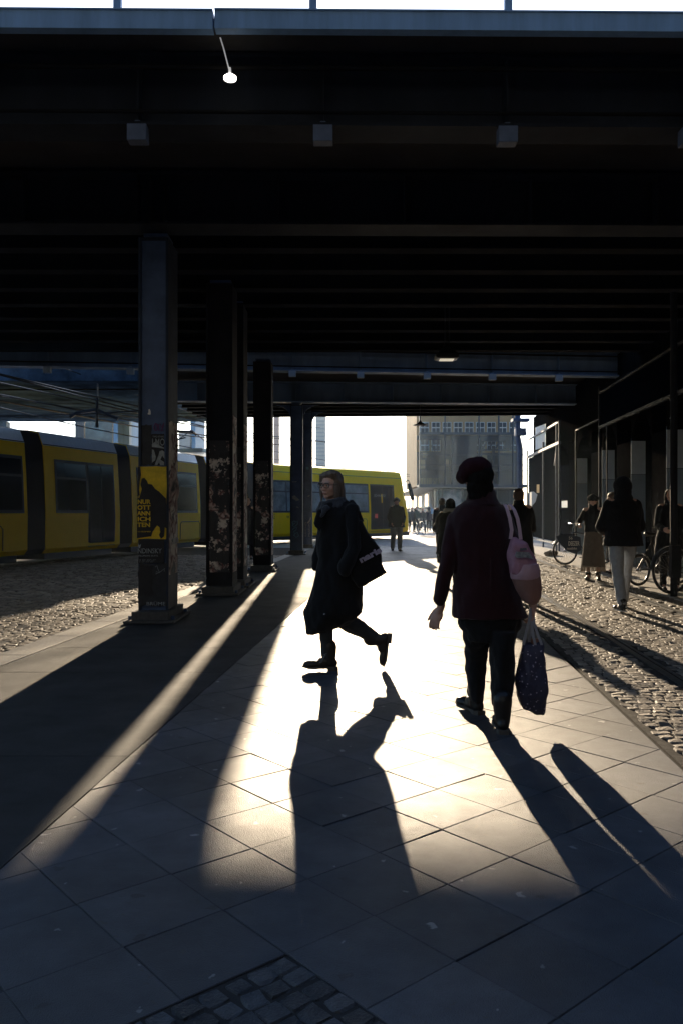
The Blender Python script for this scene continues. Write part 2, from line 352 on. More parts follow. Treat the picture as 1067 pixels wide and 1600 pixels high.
# rails set into the street
def rail(name, path, z):
    b = MB()
    for (o0, o1, zz) in ((-.05, .005, z+.002), (.035, .055, z+.001)):
        rings = []
        for i, p in enumerate(path):
            d = (path[min(i+1, len(path)-1)] - path[max(i-1, 0)]).normalized(); nrm = Vector((d.y, -d.x, 0))
            rings.append([p + nrm*o0 + Vector((0,0,zz)), p + nrm*o1 + Vector((0,0,zz)), p + nrm*o1 + Vector((0,0,zz-.03)), p + nrm*o0 + Vector((0,0,zz-.03))])
        b.loft(rings, smooth=False)
    return tag(b.build(name, M['rail'], loc=(0,0,0)), kind='structure')
for q in RAILS: rail('tram_rail', [F(q, -7), F(q, 31.4)], -.001)
TP = [Vector((-9.6,14.4,0)), Vector((-8.1,19.4,0)), Vector((-6.5,24.7,0)), Vector((-4.99,29.85,0)), Vector((-3.7,34.0,0)), Vector((-.8,37.9,0)), Vector((2.2,41.6,0)), Vector((7,46,0)), Vector((16,52,0))]
for off in (-.72, .72):
    pth = []
    for i, p in enumerate(TP):
        d = (TP[min(i+1, len(TP)-1)] - TP[max(i-1, 0)]).normalized(); pth.append(p + Vector((-d.y, d.x, 0))*(1.25+off))
    rail('tram_rail', pth, -.083 if True else 0)
# ---------------------------------------------------------------- bridge one (overhead) and bridge two
def ygirder(line, x): return line[0] + line[1]*(x - line[2])
def girder(b, line, x0, x1, zb, zt, fw=.34, th=.03, stiff=None, off=0):
    dx = x1-x0; ya, yb = ygirder(line, x0), ygirder(line, x1); ang = math.atan2(yb-ya, dx); L_ = math.hypot(dx, yb-ya); cx, cy = (x0+x1)/2, (ya+yb)/2
    b.box((cx, cy+fw/2, zb+th/2), (L_, fw, th), ang); b.box((cx, cy+fw/2, zt-th/2), (L_, fw, th), ang)
    b.box((cx, cy+fw/2+.005, (zb+zt)/2), (L_, .02, zt-zb-2*th-.004), ang)
    for i in range(int(L_/.16)):
        u = i*.16-L_/2; c_, s_ = math.cos(ang), math.sin(ang)
        for zz, yy in ((zb+th+.006, .05), (zb+th+.006, fw-.05)): b.box((cx+u*c_-(yy-fw/2)*s_, cy+fw/2+u*s_+(yy-fw/2)*c_, zz), (.026,.026,.012), ang) if abs(zb-ZG) < .03 else None
        if abs(zb-ZG) < .03: b.box((cx+u*c_, cy+fw/2-.008+u*s_, zb+.10), (.024,.01,.024), ang)
    for x in stiff or []:
        b.box((x, ygirder(line, x)+fw/4, (zb+zt)/2), (.016, fw/2-.02, zt-zb-2*th-.01), ang)
GA = (9.62, .010, 0); GB = (7.2, .012, 0); GC = (19.2, .10, -5.9); GD = (25.15, .06, -.3); ZG = 4.72
def px_at(line, x):                  # where a sight line at photo column x meets a girder line
    a = (x-CX)/FP; Y = (line[0]-line[1]*line[2])/(1-line[1]*a); return a*Y
BS = 1.63
def boxes_for(line, x0, n0, n1): return [x0 + BS*i for i in range(n0, n1)]
def bridge(name, label, ga, gb, X0, X1, yend, beams, fasc, railposts, boxx, colx, cutl=None):
    gm = M['steel_skylit'] if cutl else M['steel']; bxm = M['galv_skylit'] if cutl else M['galv']
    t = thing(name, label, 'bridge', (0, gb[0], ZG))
    b = MB(); girder(b, gb, X0, X1, ZG, 5.36, stiff=boxx); b.build('edge_girder', gm, t)
    b = MB(); girder(b, ga, -5.5 if cutl else X0, X1, ZG-.02, 5.32, fw=.4, stiff=[c+e for c in colx for e in (-.16, 0, .16)] + [c + k*1.5 for c in colx for k in (-4,-3,-2,-1,1,2,3,4,5)]); b.build('main_girder', gm, t)
    b = MB()
    for y in beams:
        ln = (y, -.06 if cutl else .004, 0); girder(b, ln, -5.6 if cutl and y > cutl-.4 else X0, X1, 4.98, 5.3, fw=.24, th=.022)
    b.build('cross_beams', M['beam'], t)
    # deck with a fascia
    b = MB(); yl = cutl if cutl else yend[0]-.9
    b.prism([(-5.6, ygirder(gb,-5.6)-.34, 5.38), (X1, ygirder(gb,X1)-.34, 5.38), (X1, yend[1], 5.38), (-5.6, yend[0], 5.38)], (0,0,.07))
    b.prism([(X0, ygirder(gb,X0)-.34, 5.38), (-5.6, ygirder(gb,-5.6)-.34, 5.38), (-5.6, yl, 5.38), (X0, yl, 5.38)], (0,0,.07)); b.build('deck', M['soffit'], t)
    b = MB()
    for i, (fx0, fx1) in enumerate(fasc):
        ya, yb = ygirder(gb, fx0)-.44, ygirder(gb, fx1)-.44; e = .006 if i % 2 else 0
        b.prism([(fx0, ya, 5.305+e), (fx1, yb, 5.305+e), (fx1, yb+.09, 5.305+e), (fx0, ya+.09, 5.305+e)], (0,0,.15))
        b.prism([(fx0, ya-.012, 5.455+e), (fx1, yb-.012, 5.455+e), (fx1, yb+.11, 5.455+e), (fx0, ya+.11, 5.455+e)], (0,0,.012))
    b.build('fascia', M['fascia'], t)
    for x in railposts:
        y = ygirder(gb, x)-.37; b = MB(); b.box((x, y, 5.475+.6), (.062, .05, 1.2)); b.box((x, y, 5.478), (.13, .08, .02)); b.build('railing_post', M['fascia'], t)
    b = MB(); b.tube([(x, ygirder(gb, x)-.03, ZG+.10) for x in (X0, 0, X1)], .016, 6)
    b.tube([(x, ygirder(gb, x)-.05, 5.2) for x in (X0, 0, X1)], .022, 6); b.build('conduit', M['beam'], t)
    for x in boxx:
        y = ygirder(gb, x)-.03; b = MB(); b.box((x, y+.06, ZG-.075), (.17, .12, .145)); b.box((x, y+.06, ZG+.02), (.05, .05, .05)); b.build('junction_box', bxm, t, bevel=.006)
    return t
bx1 = boxes_for(GB, px_at(GB, 215), -3, 7)
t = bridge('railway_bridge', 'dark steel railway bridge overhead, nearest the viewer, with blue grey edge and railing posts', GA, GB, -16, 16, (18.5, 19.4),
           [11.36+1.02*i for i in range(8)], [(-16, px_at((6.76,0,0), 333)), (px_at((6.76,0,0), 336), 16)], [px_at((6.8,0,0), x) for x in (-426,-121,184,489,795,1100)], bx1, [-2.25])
bx2 = [px_at(GC, x) for x in (-60, 74, 204, 331, 457, 563, 667, 769, 873)]
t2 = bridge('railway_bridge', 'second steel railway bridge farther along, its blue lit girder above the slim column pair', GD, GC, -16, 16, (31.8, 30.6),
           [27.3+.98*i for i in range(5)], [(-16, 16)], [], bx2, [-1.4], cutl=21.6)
# ---- columns
M['post'] = mat('dark painted iron', (.085,.14,.28), .55, var=.4, vs=3, bump=.3, bs=25)
def paper_mat(name, seed, dens):
    m = bpy.data.materials.new(name); m.use_nodes = True; nt = m.node_tree; b = nt.nodes['Principled BSDF']; N = nt.nodes.new; L = nt.links.new
    tc = N('ShaderNodeTexCoord'); mp = N('ShaderNodeMapping'); mp.inputs['Location'].default_value = (seed, seed*2, seed); L(tc.outputs['Object'], mp.inputs[0])
    n1 = N('ShaderNodeTexNoise'); n1.inputs['Scale'].default_value = 6; n1.inputs['Detail'].default_value = 8; n1.inputs['Roughness'].default_value = .7; L(mp.outputs[0], n1.inputs['Vector'])
    n2 = N('ShaderNodeTexNoise'); n2.inputs['Scale'].default_value = 3.2; n2.inputs['Detail'].default_value = 3; L(mp.outputs[0], n2.inputs['Vector'])
    cr = N('ShaderNodeValToRGB'); e = cr.color_ramp.elements; e[0].position = .3; e[0].color = (.50,.44,.38,1); e[1].position = .75; e[1].color = (.10,.12,.16,1)
    for p, c in ((.42, (.70,.64,.58,1)), (.5, (.12,.03,.03,1)), (.54, (.55,.42,.38,1)), (.62, (.04,.045,.05,1))): x = e.new(p); x.color = c
    L(n2.outputs[0], cr.inputs[0])
    th = N('ShaderNodeValToRGB'); th.color_ramp.elements[0].position = dens; th.color_ramp.elements[1].position = dens+.02; L(n1.outputs[0], th.inputs[0])
    mx = N('ShaderNodeMix'); mx.data_type = 'RGBA'; mx.inputs['A'].default_value = (.03,.031,.036,1); L(th.outputs[0], mx.inputs['Factor']); L(cr.outputs[0], mx.inputs['B'])
    L(mx.outputs['Result'], b.inputs['Base Color']); b.inputs['Roughness'].default_value = .7
    bp = N('ShaderNodeBump'); bp.inputs['Strength'].default_value = .9; bp.inputs['Distance'].default_value = .012; L(n1.outputs[0], bp.inputs['Height']); L(bp.outputs[0], b.inputs['Normal'])
    return m
M['paper1'] = paper_mat('layers of torn posters', 3.1, .52); M['paper2'] = paper_mat('thin torn posters', 7.7, .5); M['paper3'] = paper_mat('torn paper crust', 11.3, .40)
M['post_sideshade'] = mat('side-shaded blue iron', (.035,.05,.085), .6, spec=.25, var=.3, vs=3)  # flange colour darkened for the unlit side of the nearest column
M['post_shaded'] = mat('shaded iron', (.022,.022,.026), .75, spec=.2, var=.4, vs=3, bump=.3, bs=25)  # darker copy of the column iron, with the shade put into its colour
def column(x, y, w, d, top, label, grp, paper=True):
    pm = M['post_shaded'] if paper else M['post']
    t = thing('steel_column', label, 'column', (x, y+d/2, 0), grp)
    b = MB(); c = y+d/2; h0 = .13; rot = 0
    b.box((x, c, (h0+top)/2), (w-.05, d-.06, top-h0)); b.build('shaft', pm, t)
    b = MB()
    for sx in (-1, 1): b.box((x+sx*(w/2-.016), c, (h0+top)/2), (.032, d, top-h0), rot)
    for yy in (y+.006, y+d-.006): b.box((x, yy, top-.02), (w-.066, .012, .04))
    b.build('flange_plates', pm if paper else M['post_sideshade'], t, bevel=.003)
    b = MB(); b.box((x, c, .08), (w+.08, d+.34, .1)); b.box((x, c, .0165), (w+.24, d+.5, .03)); b.build('base_plate', M['kerb2'], t, bevel=.006)
    for sx in (-1, 1):
        for sy in (-1, 1):
            b = MB(); b.tube([(x+sx*(w/2+.075), c+sy*(d/2+.1), .03), (x+sx*(w/2+.075), c+sy*(d/2+.1), .075)], .022, 6); b.build('anchor_bolt', M['post'], t)
    b = MB(); b.box((x, c, top+.02), (w*.62, d*.5, .05)); b.box((x, c, top+.065), (w*.8, d*.6, .04)); b.build('bearing', M['post'], t)
    if not paper and y > 12:         # curved bracket plates under the beams
        for sx in (-1, 1):
            b = MB(); pl_ = [(x+sx*w/2, c-.02, top+.02), (x+sx*(w/2+.55), c-.02, top+.02)] + [(x+sx*(w/2+.55*(1-math.sin(a_))), c-.02, top+.02-.42*(1-math.cos(a_))) for a_ in (R(q) for q in range(15, 91, 15))]
            b.prism(pl_, (0,.04,0)); b.build('bracket', pm, t)
    if paper:                        # crust of old posters round the lower shaft: ragged edged sheets of real thickness
        for (face, z0, z1, k) in (('side', .35, 2.85, 3), ('front', .35, 2.45, 1)):
            b = MB(); n = 14; rows = []; pr = rnd.random()*50
            for i in range(n+1):
                z = z0 + (z1-z0)*i/n
                if face == 'front': a0, a1 = x-w/2+.045+.03*noise.noise((i*.7,pr,0)), x+w/2-.05+.03*noise.noise((i*.7,pr,9)); rows.append((z, a0, a1))
                else: a0, a1 = y+.03+.05*abs(noise.noise((i*.9,pr,3))), y+d-.05-.1*abs(noise.noise((i*.6,pr,5))); rows.append((z, a0, a1))
            q = []; m = 8
            for (z, a0, a1) in rows:
                for j in range(m+1):
                    u = a0+(a1-a0)*j/m; th = .006+.016*abs(noise.noise((u*9, z*7, pr))) if 0 < j < m else .002
                    q.append((u, y+.026-th, z) if face == 'front' else (x+w/2+th, u, z))
            b.add(q, [(i*(m+1)+j, i*(m+1)+j+1, (i+1)*(m+1)+j+1, (i+1)*(m+1)+j) for i in range(n) for j in range(m)])
            b.build('torn_poster_layers', M['paper%d' % k], t)
    return t
M['kerb2'] = mat('dirty concrete plinth', (.11,.105,.10), .75, var=.4, vs=20, bump=.5, bs=80)
G1 = 'steel columns along the left side of the walk'
c1 = column(-2.255, 9.8, .36, .56, 4.61, 'nearest steel column, blue lit above, with the yellow poster pasted on it', G1, paper=False)
column(-1.94, 12.98, .42, .6, 4.95, 'second dark steel column, broad and crusted with torn posters', G1)
column(-1.86, 14.3, .30, .6, 4.95, 'dark steel column standing right behind the second one, half hidden by it', G1)
column(-1.76, 18.15, .40, .6, 4.66, 'third dark steel column with pale and red poster scraps at head height', G1)
c4 = column(-1.39, 25.2, .38, .5, 4.63, 'slim far column with a looping light blue graffiti tag low on it', G1, paper=False)
c5 = column(-1.235, 29.8, .33, .5, 4.98, 'farthest slim column with museum lettering running up it', G1, paper=False)
# ---- nearest column: posters and writing
def quad(name, m, parent, x0, x1, z0, z1, y, jag=.006, n=8, thick=.003, wr=.004):
    b = MB(); vs = []; k = 10
    for i in range(k+1):
        for j in range(n+1):
            u, v = j/n, i/k; e = jag*(noise.noise((u*5+x0*9, v*7+z0*3, 1.7))); s_ = wr*noise.noise((u*3+z0, v*5, 4.4))
            vs.append((x0+(x1-x0)*u + (e if j in (0, n) else 0), y - thick - abs(s_), z0+(z1-z0)*v + (e if i in (0, k) else 0)))
    b.add(vs, [(i*(n+1)+j, i*(n+1)+j+1, (i+1)*(n+1)+j+1, (i+1)*(n+1)+j) for i in range(k) for j in range(n)], True)
    b.add([(v[0], y-.001, v[2]) for v in vs], [((i+1)*(n+1)+j, (i+1)*(n+1)+j+1, i*(n+1)+j+1, i*(n+1)+j) for i in range(k) for j in range(n)])
    return b.build(name, m, parent)
M['pyellow'] = mat('crumpled yellow poster paper', (.88,.62,.025), .6, var=.3, vs=9, bump=.8, bs=9)
M['pdark'] = mat('dark poster print', (.018,.018,.022), .65, var=.3, vs=8)
M['pwhite'] = mat('faded white print', (.42,.46,.48), .7, var=.35, vs=22)
M['pgrey'] = mat('old charcoal poster', (.045,.048,.055), .75, var=.4, vs=7, bump=.7, bs=9)
M['violet'] = mat('violet marker', (.16,.03,.14), .6)
M['skyblue'] = mat('light blue spray paint', (.12,.30,.48), .6)
YC = 9.8+.026                      # front web of the column
def cp(px, py, dy=0.): p = at(px, py, YC-dy); return p
yf = YC-.004
def rect(px0, py0, px1, py1): a = cp(px0, py1); b = cp(px1, py0); return a.x, b.x, a.z, b.z
x0, x1, z0, z1 = rect(216, 728, 262, 842)
x0 = -2.255-.18+.006
x0b, x1b, a_, b_ = rect(217, 729, 261.5, 842)
po = quad('poster', M['pyellow'], c1, -2.255-.178, x1b, a_, b_, 9.797, jag=.01)
def shape(name, m, parent, pts, y, th=.003):
    b = MB(); b.prism([(at(px, py, y).x, y, at(px, py, y).z) for px, py in pts], (0, th, 0)); return b.build(name, m, parent)
YP = 9.786
sil = [(214.6,779),(218,778),(220.5,770),(222,764),(220,757),(222,748),(226,746.5),(230,751),(232,756),(238,757),(243,764),(249,768),(254,773),(260,779),(261,800),(261,826),(258,824),(257,838),(252,842),(249,836),(251,831),(250,824),(246,821),(243,825),(239,831),(237,838),(214.6,841)]
shape('poster_print', M['pdark'], po, sil, YP)
sil2 = [(214.6,775),(216,771),(215.5,760),(216.5,745),(216,729),(219.5,729),(221,742),(219,752),(218,766),(219,774)]
shape('poster_print', M['pdark'], po, sil2, YP)
for i, (w_, fit_) in enumerate((('NUR', 20.5), ('OTT', 20.5), ('ANN', 20.5), ('ICH', 20), ('TEN', 20))):
    o = at(215.2, 787.2+i*9.0, YP-.002); text('lettering', w_, M['pyellow'], po, o, (1,0,0), (0,0,1), .072, fit=fit_*YP/FP, bold=.0022)
text('lettering', '12. DEZEMBER', M['pyellow'], po, at(215.5, 831.5, YP-.002), (1,0,0), (0,0,1), .02, fit=.155)
p2_ = quad('poster', M['pgrey'], c1, -2.255-.15, at(237,0,YC).x, at(0,727,YC).z, at(0,664,YC).z, YC-.002, jag=.02)
p3_ = quad('poster', M['pdark'], c1, at(237.5,0,YC).x, at(257.5,0,YC).x, at(0,727,YC).z, at(0,678,YC).z, YC-.002, wr=.002)
YQ = YC-.012
text('lettering', 'TWO STARS', M['pwhite'], p3_, at(239, 683.5, YQ), (1,0,0), (0,0,1), .03, fit=.135)
text('lettering', 'LMO', M['pwhite'], p3_, at(238, 696, YQ), (1,0,0), (0,0,1), .12, fit=.148, bold=.001)
shape('poster_print', M['pwhite'], p3_, [(238,694),(243,690),(250,696),(257,699.5),(257,701),(244,699),(238,698.5)], YQ)
shape('poster_print', M['pwhite'], p3_, [(238,702),(241,703),(244,714),(243,719),(238,723)], YQ)
shape('poster_print', M['pwhite'], p3_, [(242,727),(248,712),(250,705),(254,703.5),(257.5,706),(257.5,717),(254,712),(251,718),(257,722),(257,727),(251,727),(249,722),(246,727)], YQ)
shape('sticker', M['white'], c1, [(232.5,640),(234.5,639),(236,643),(236,647.5),(233.5,648),(231,647),(232.5,644)], YC-.004)
tg = thing
b = MB()
def scribble(name, m, parent, pts, y, r=.004):
    b = MB(); b.tube([(at(px,py,y).x, y, at(px,py,y).z) for px, py in pts], r, 5); return b.build(name, m, parent)
scribble('graffiti', M['violet'], c1, [(242,663),(244,661),(246,665),(246,672),(243,673),(241,668),(243,662),(248,664),(249,673)], YC-.006, .006)
scribble('graffiti', M['violet'], c1, [(250,662),(253,668),(257,660),(255,668),(252,674),(256,672)], YC-.006, .006)
p4_ = quad('poster', M['pdark'], c1, -2.255-.178, at(258,0,YC).x, at(0,880,YC).z, at(0,843.5,YC).z, 9.797, wr=.002)
text('lettering', 'NDINSKY', M['pwhite'], p4_, at(215.5, 864.5, 9.787), (1,0,0), (0,0,1), .085, fit=.285)
text('lettering', 'FILLMORE SUITE', M['pwhite'], p4_, at(217, 869.5, 9.787), (1,0,0), (0,0,1), .025, fit=.23)
for i in range(3): text('lettering', 'xx xxxx xxxxx xxxx'.replace('x', 'i'), M['pwhite'], p4_, at(218, 875+i*1.8, 9.787), (1,0,0), (0,0,1), .013, fit=.2-.02*i)
shape('poster_print', M['pwhite'], p4_, [(216,849),(218,852),(221,850),(219.5,856),(217.5,857)], 9.787)
quad('poster', M['pgrey'], c1, -2.255-.176, at(262,0,YC).x, at(0,947,YC).z, at(0,881.5,YC).z, 9.7985, jag=.03, wr=.001)
quad('poster', M['pdark'], c1, at(219,0,YC).x, at(240,0,YC).x, at(0,930,YC).z, at(0,884,YC).z, 9.794, jag=.03, wr=.002)
scribble('graffiti', M['pwhite'], c1, [(243,886),(246,884),(247,888),(250,895),(245,893),(244,897),(252,893),(258,888),(257,893)], 9.785, .0035)
text('graffiti', 'BRÜME', M['pwhite'], c1, at(229, 946, 9.783), (1,0,0), (0,0,1), .06, fit=.225)
# torn crust on the right flank of the nearest column
b = MB(); xs = -2.255+.18; n, m_ = 40, 10; q = []
for i in range(n+1):
    z = .55 + 1.86*i/n
    for j in range(m_+1):
        u = 9.8 + .03 + .5*j/m_; th = .004 + .05*abs(noise.noise((u*14, z*3.5, 2.2)))*(1 if z > 1.3 else .35) if 0 < j < m_ else .002
        q.append((xs+th, u, z))
b.add(q, [(i*(m_+1)+j, i*(m_+1)+j+1, (i+1)*(m_+1)+j+1, (i+1)*(m_+1)+j) for i in range(n) for j in range(m_)])
b.build('torn_poster_layers', M['paper3'], c1)
text('lettering', 'LUZIA', M['pwhite'], c1, (xs+.03, 9.86, .92), (0,1,0), (0,0,1), .10, fit=.4)
# slim columns' writing
YD = 25.2-.008
def loopy(cx, cy, pts): return [(cx+a, cy+b) for a, b in pts]
scribble('graffiti', M['skyblue'], c4, loopy(461, 813, [(-3,8),(-4,3),(-1,1),(2,3),(4,1),(4,6),(1,9),(-2,10),(-4,8),(0,4)]), YD, .014)
scribble('graffiti', M['skyblue'], c4, loopy(461, 824, [(-4,4),(-1,1),(3,0),(2,4),(-2,7),(0,10),(4,8),(6,13),(2,16),(-1,12),(1,9),(-2,13)]), YD, .014)
shape('poster_scrap', M['pwhite'], c4, [(457,775),(461,774),(468,781),(464,783),(457,779)], YD, .004)
shape('poster_scrap', M['pwhite'], c4, [(463,791),(466,792),(468,794),(464,793)], YD, .004)
shape('poster_scrap', M['pwhite'], c4, [(457,752.4),(464,752.2),(464,753.2),(457,753.4)], YD, .004)
YE = 29.8-.008
text('lettering', 'RAMONES', M['pwhite'], c5, at(479.3, 838.5, YE), (0,0,1), (-1,0,0), .10, fit=22*YE/FP)
text('lettering', 'MUSEUM', M['pwhite'], c5, at(484.6, 838.5, YE), (0,0,1), (-1,0,0), .10, fit=20*YE/FP)
shape('sticker', M['skyblue'], c5, [(478.5,729.5),(482.5,729.5),(482.5,733.5),(478.5,733.5)], YE, .004)
shape('poster_scrap', M['pwhite'], c5, [(480,817),(484,812),(485.5,807),(486,811),(484,816),(481,818)], YE, .004)
shape('poster_scrap', M['pwhite'], c5, [(481,775),(484.5,773.5),(484,775.5),(481.5,776)], YE, .004)
# ---- pendant lamps
def lamp(name, label, hook, c, r, group='lamps hanging from the bridges', lit=False, col='black'):
    t = thing(name, label, 'lamp', c, group); c = Vector(c)
    b = MB(); b.tube([hook, c+Vector((0,0,r*.62))], max(.006, r*.05), 6); b.build('cable', M[col], t)
    b = MB(); n = 20
    prof = [(.10,.66), (.14,.50), (.22,.44), (.3,.34), (.62,.14), (1,.0), (1,-.05), (.96,-.05), (.60,.08), (.26,.26)]
    b.loft([[c + Vector((r*a*math.cos(2*math.pi*k/n), r*a*math.sin(2*math.pi*k/n), r*h)) for k in range(n)] for a, h in prof]); b.build('lamp_shade', M[col], t)
    b = MB(); b.ell(c+Vector((0,0,r*.02)), (r*.5, r*.5, r*.14)); b.build('bulb_glass', M['glow'] if lit else M['white'], t)
    return t
lc = at(656, 664, 27.6); lamp('pendant_lamp', 'small black cone lamp hanging in front of the bright sky under the far bridge', (lc.x, 27.6, 5.0), lc, .24)
lc = at(697, 558, 15.2); t = thing('ceiling_lamp', 'broad industrial lamp hanging under the overhead bridge ceiling', 'lamp', lc, 'lamps hanging from the bridges')
b = MB(); b.tube([lc+Vector((-.03,0,.1)), lc+Vector((-.03,0,1.0))], .01, 6); b.tube([lc+Vector((.05,0,.1)), lc+Vector((.05,0,1.0))], .01, 6); b.build('hanger_rods', M['black'], t)
b = MB(); n = 6
b.loft([[lc + Vector((sx*a, sy*d, h)) for sx, sy in ((-1,-1),(1,-1),(1,1),(-1,1))] for a, d, h in ((.04,.04,.26), (.06,.06,.18), (.14,.12,.10), (.21,.17,.04), (.21,.17,-.03), (.17,.14,-.045))], smooth=False); b.build('lamp_housing', M['black'], t, bevel=.01)
b = MB(); b.box(lc+Vector((0,0,-.052)), (.26,.2,.014)); b.build('lamp_lens', mat('lit lamp lens', (.9,.8,.62), .4, emit=.25), t)
lc = at(360, 122, 7.0); t = thing('catenary_lamp', 'bright white bowl lamp hanging on a slanting rod under the bridge edge', 'lamp', lc, 'lamps hanging from the bridges')
b = MB(); b.tube([at(342, 50, 7.0), at(350, 76, 7.0), lc+Vector((0,0,.04))], .006, 6); b.tube([lc+Vector((-.004,0,.09)), lc+Vector((0,0,.02))], .012, 6); b.build('rod', mat('glowing pale rod', (.85,.85,.85), .3, emit=.12), t)  # the rod's faint glow stands in for sunlight on it
b = MB(); n = 18
b.loft([[lc + Vector((a*math.cos(2*math.pi*k/n), a*math.sin(2*math.pi*k/n), h)) for k in range(n)] for a, h in ((.01,.035), (.03,.028), (.056,.008), (.054,-.012), (.03,-.022), (.004,-.024))]); b.build('lamp_bowl', M['glow'], t)  # bowl glows in place of the sunlight that whitens it
# ---------------------------------------------------------------- tram
M['tramglass_bright'] = mat('glass with bright patches', (.30,.37,.38), .15, spec=.5, var=.85, vs=.8)  # bright patches in the colour stand in for light seen through the windows
def wall_frame(a, b):
    d = (b-a); L_ = d.length; d = d/L_; n = Vector((d.y, -d.x, 0)); return d, n, L_     # n points to the camera side
def prof(side):                       # cross-section, offset away from the camera side (0 = near side face), height
    return [(.10,.22), (.0,.34), (-.01,1.2), (.03,2.2), (.09,3.02), (.22,3.34), (.55,3.42), (1.2,3.45), (1.85,3.42), (2.18,3.34), (2.31,3.02), (2.37,2.2), (2.41,1.2), (2.4,.34), (2.3,.22)]
tram = thing('tram', 'long yellow articulated tram curving through from the left behind the columns', 'tram', (-5, 29.85, -.1))
ZT = .02
def tx(a, b, px): # parameter along section where photo column px hits it
    k = (px-CX)/FP; d = b-a; return (k*a.y-a.x)/(d.x-k*d.y)*d.length
def sec(a, b, label, wins, doors, hatches=(), front=False, roof='tramroof'):
    d, n, L_ = wall_frame(a, b); pr = prof(0)
    def P(u, o, z): p = a + d*u - n*o; return Vector((p.x, p.y, z+ZT))
    # (offset is measured away from camera: -n*o) n points to camera side
    b_ = MB(); body = pr[:5]+pr[10:]; us = [0, L_]
    if front: us = [0, L_-1.0, L_-.45, L_-.15, L_]
    rings = []
    for u in us:
        sq = 1 if not front else {0:1, L_-1.0:1, L_-.45:.93, L_-.15:.80, L_:.62}[u]; rake = 0
        rings.append([P(u - ((.75*max(0, z-1.0)/2.4) if front and u > L_-.5 else 0), 1.2+(o-1.2)*sq, z) for o, z in pr])
    k = len(pr)
    bm_ = MB(); bm_.loft(rings, smooth=False); mats = [M['yellow'], M[roof]]
    s = bm_.build('car_section', mats, tram); s['label'] = label
    for p in s.data.polygons:
        c = p.center + wloc(s)
        if c.z-ZT > 3.05: p.material_index = 1
    def off(z):
        for (o0, z0), (o1, z1) in zip(pr[:5], pr[1:6]):
            if z0 <= z <= z1: return o0+(o1-o0)*(z-z0)/(z1-z0)
        return 0
    def panel(mb, u0, u1, z0, z1, out, th=.02, rows=3):
        rings = []
        for i in range(rows+1):
            z = z0+(z1-z0)*i/rows; o = off(z); rings.append([P(u0, o-out, z), P(u1, o-out, z), P(u1, o-out+th, z), P(u0, o-out+th, z)])
        mb.loft(rings, smooth=False)
    for (u0, u1) in wins:
        w = MB(); panel(w, u0, u1, 1.26, 2.68, .012); wo = w.build('window', M['rubber'], s)
        gm_ = M['tramglass_bright'] if front else M['tramglass']
        w = MB(); panel(w, u0+.07, u1-.07, 1.34, 2.16, .018); panel(w, u0+.07, u1-.07, 2.22, 2.6, .018); w.build('pane', gm_, wo)
        if u1-u0 > 2:
            w = MB(); um = (u0+u1)/2; panel(w, um-.03, um+.03, 1.3, 2.64, .022); w.build('window_post', M['rubber'], wo)
    for (u0, u1) in doors:
        w = MB(); panel(w, u0, u1, .32, 2.68, .014); do = w.build('door', M['rubber'], s); um = (u0+u1)/2
        w = MB()
        for q0, q1 in ((u0+.05, um-.025), (um+.025, u1-.05)): panel(w, q0, q1, .42, 2.6, .02)
        w.build('pane', M['tramglass'], do)
    w = MB(); panel(w, .02, L_-(.6 if front else .02), 3.03, 3.055, .012, .01, 1); w.build('gutter_line', M['rubber'], s)
    for (u0, u1) in hatches:
        w = MB(); z0, z1 = .36, .95; pts = [(u0, z0), (u0, z1-.08), (u0+.08, z1), (u1-.08, z1), (u1, z1-.08), (u1, z0)]
        w.tube([P(u, off(z)-.003, z) for u, z in pts], .012, 5); w.build('hatch_outline', M['rubber'], s)
    w = MB(); w.prism([P(.1, .12, .05), P(L_-.25, .12, .05), P(L_-.25, 2.28, .05), P(.1, 2.28, .05)], (0,0,.2)); w.build('undercarriage', M['rubber'], s)
    return s, P, L_, d, n, panel
def bellows(a, b):
    d, n, L_ = wall_frame(a, b); pr = prof(0); m = MB(); rings = []; k = 9
    for i in range(k*2+1):
        u = L_*i/(k*2); q = .03 if i % 2 else .0
        rings.append([Vector((*(a + d*u - n*(1.2+(o-1.2)*(.98-q/1.2*1.3))).xy, z*.995-(.05 if z > 3.2 else 0)*(i % 2)+ZT)) for o, z in pr])
    m.loft(rings, smooth=False); m.build('bellows', M['bell'], tram)
M['bell'] = mat('black folded rubber bellows', (.05,.05,.055), .5)
J = [Vector((-9.2,15.75,0)), Vector((-7.72,20.7,0)), Vector((-6.5,24.7,0)), Vector((-4.99,29.85,0)), Vector((-3.75,34.1,0)), Vector((3.85,43.6,0))]
g_ = .36
def cut(i): # section i between joints
    d = (J[i+1]-J[i]).normalized(); return J[i]+d*(g_ if i else 0), J[i+1]-d*(g_ if i < 4 else 0)
a, b = cut(0); sec(a, b, 'leftmost tram section cut by the picture edge', [(1.2, tx(a,b,38))], [], [(2.2, 3.9)])
a, b = cut(1); sec(a, b, 'tram section with one window and a double door', [(tx(a,b,88), tx(a,b,138))], [(tx(a,b,138)+.02, tx(a,b,180))])
a, b = cut(2); sec(a, b, 'tram section mostly hidden by the poster column', [(tx(a,b,216), tx(a,b,262)), (tx(a,b,273), tx(a,b,309))], [], [(tx(a,b,282), tx(a,b,312))])
a, b = cut(3); sec(a, b, 'short tram section behind the crusted columns', [], [(.6, 2.0)])
a, b = cut(4)
s, P, L_, d, n, panel = sec(a, b, 'front tram section in sunlight beyond the walk', [(.5, tx(a,b,478)), (tx(a,b,487), tx(a,b,576))], [(tx(a,b,579), tx(a,b,616))], [(tx(a,b,545), tx(a,b,573))], front=True, roof='yellow')
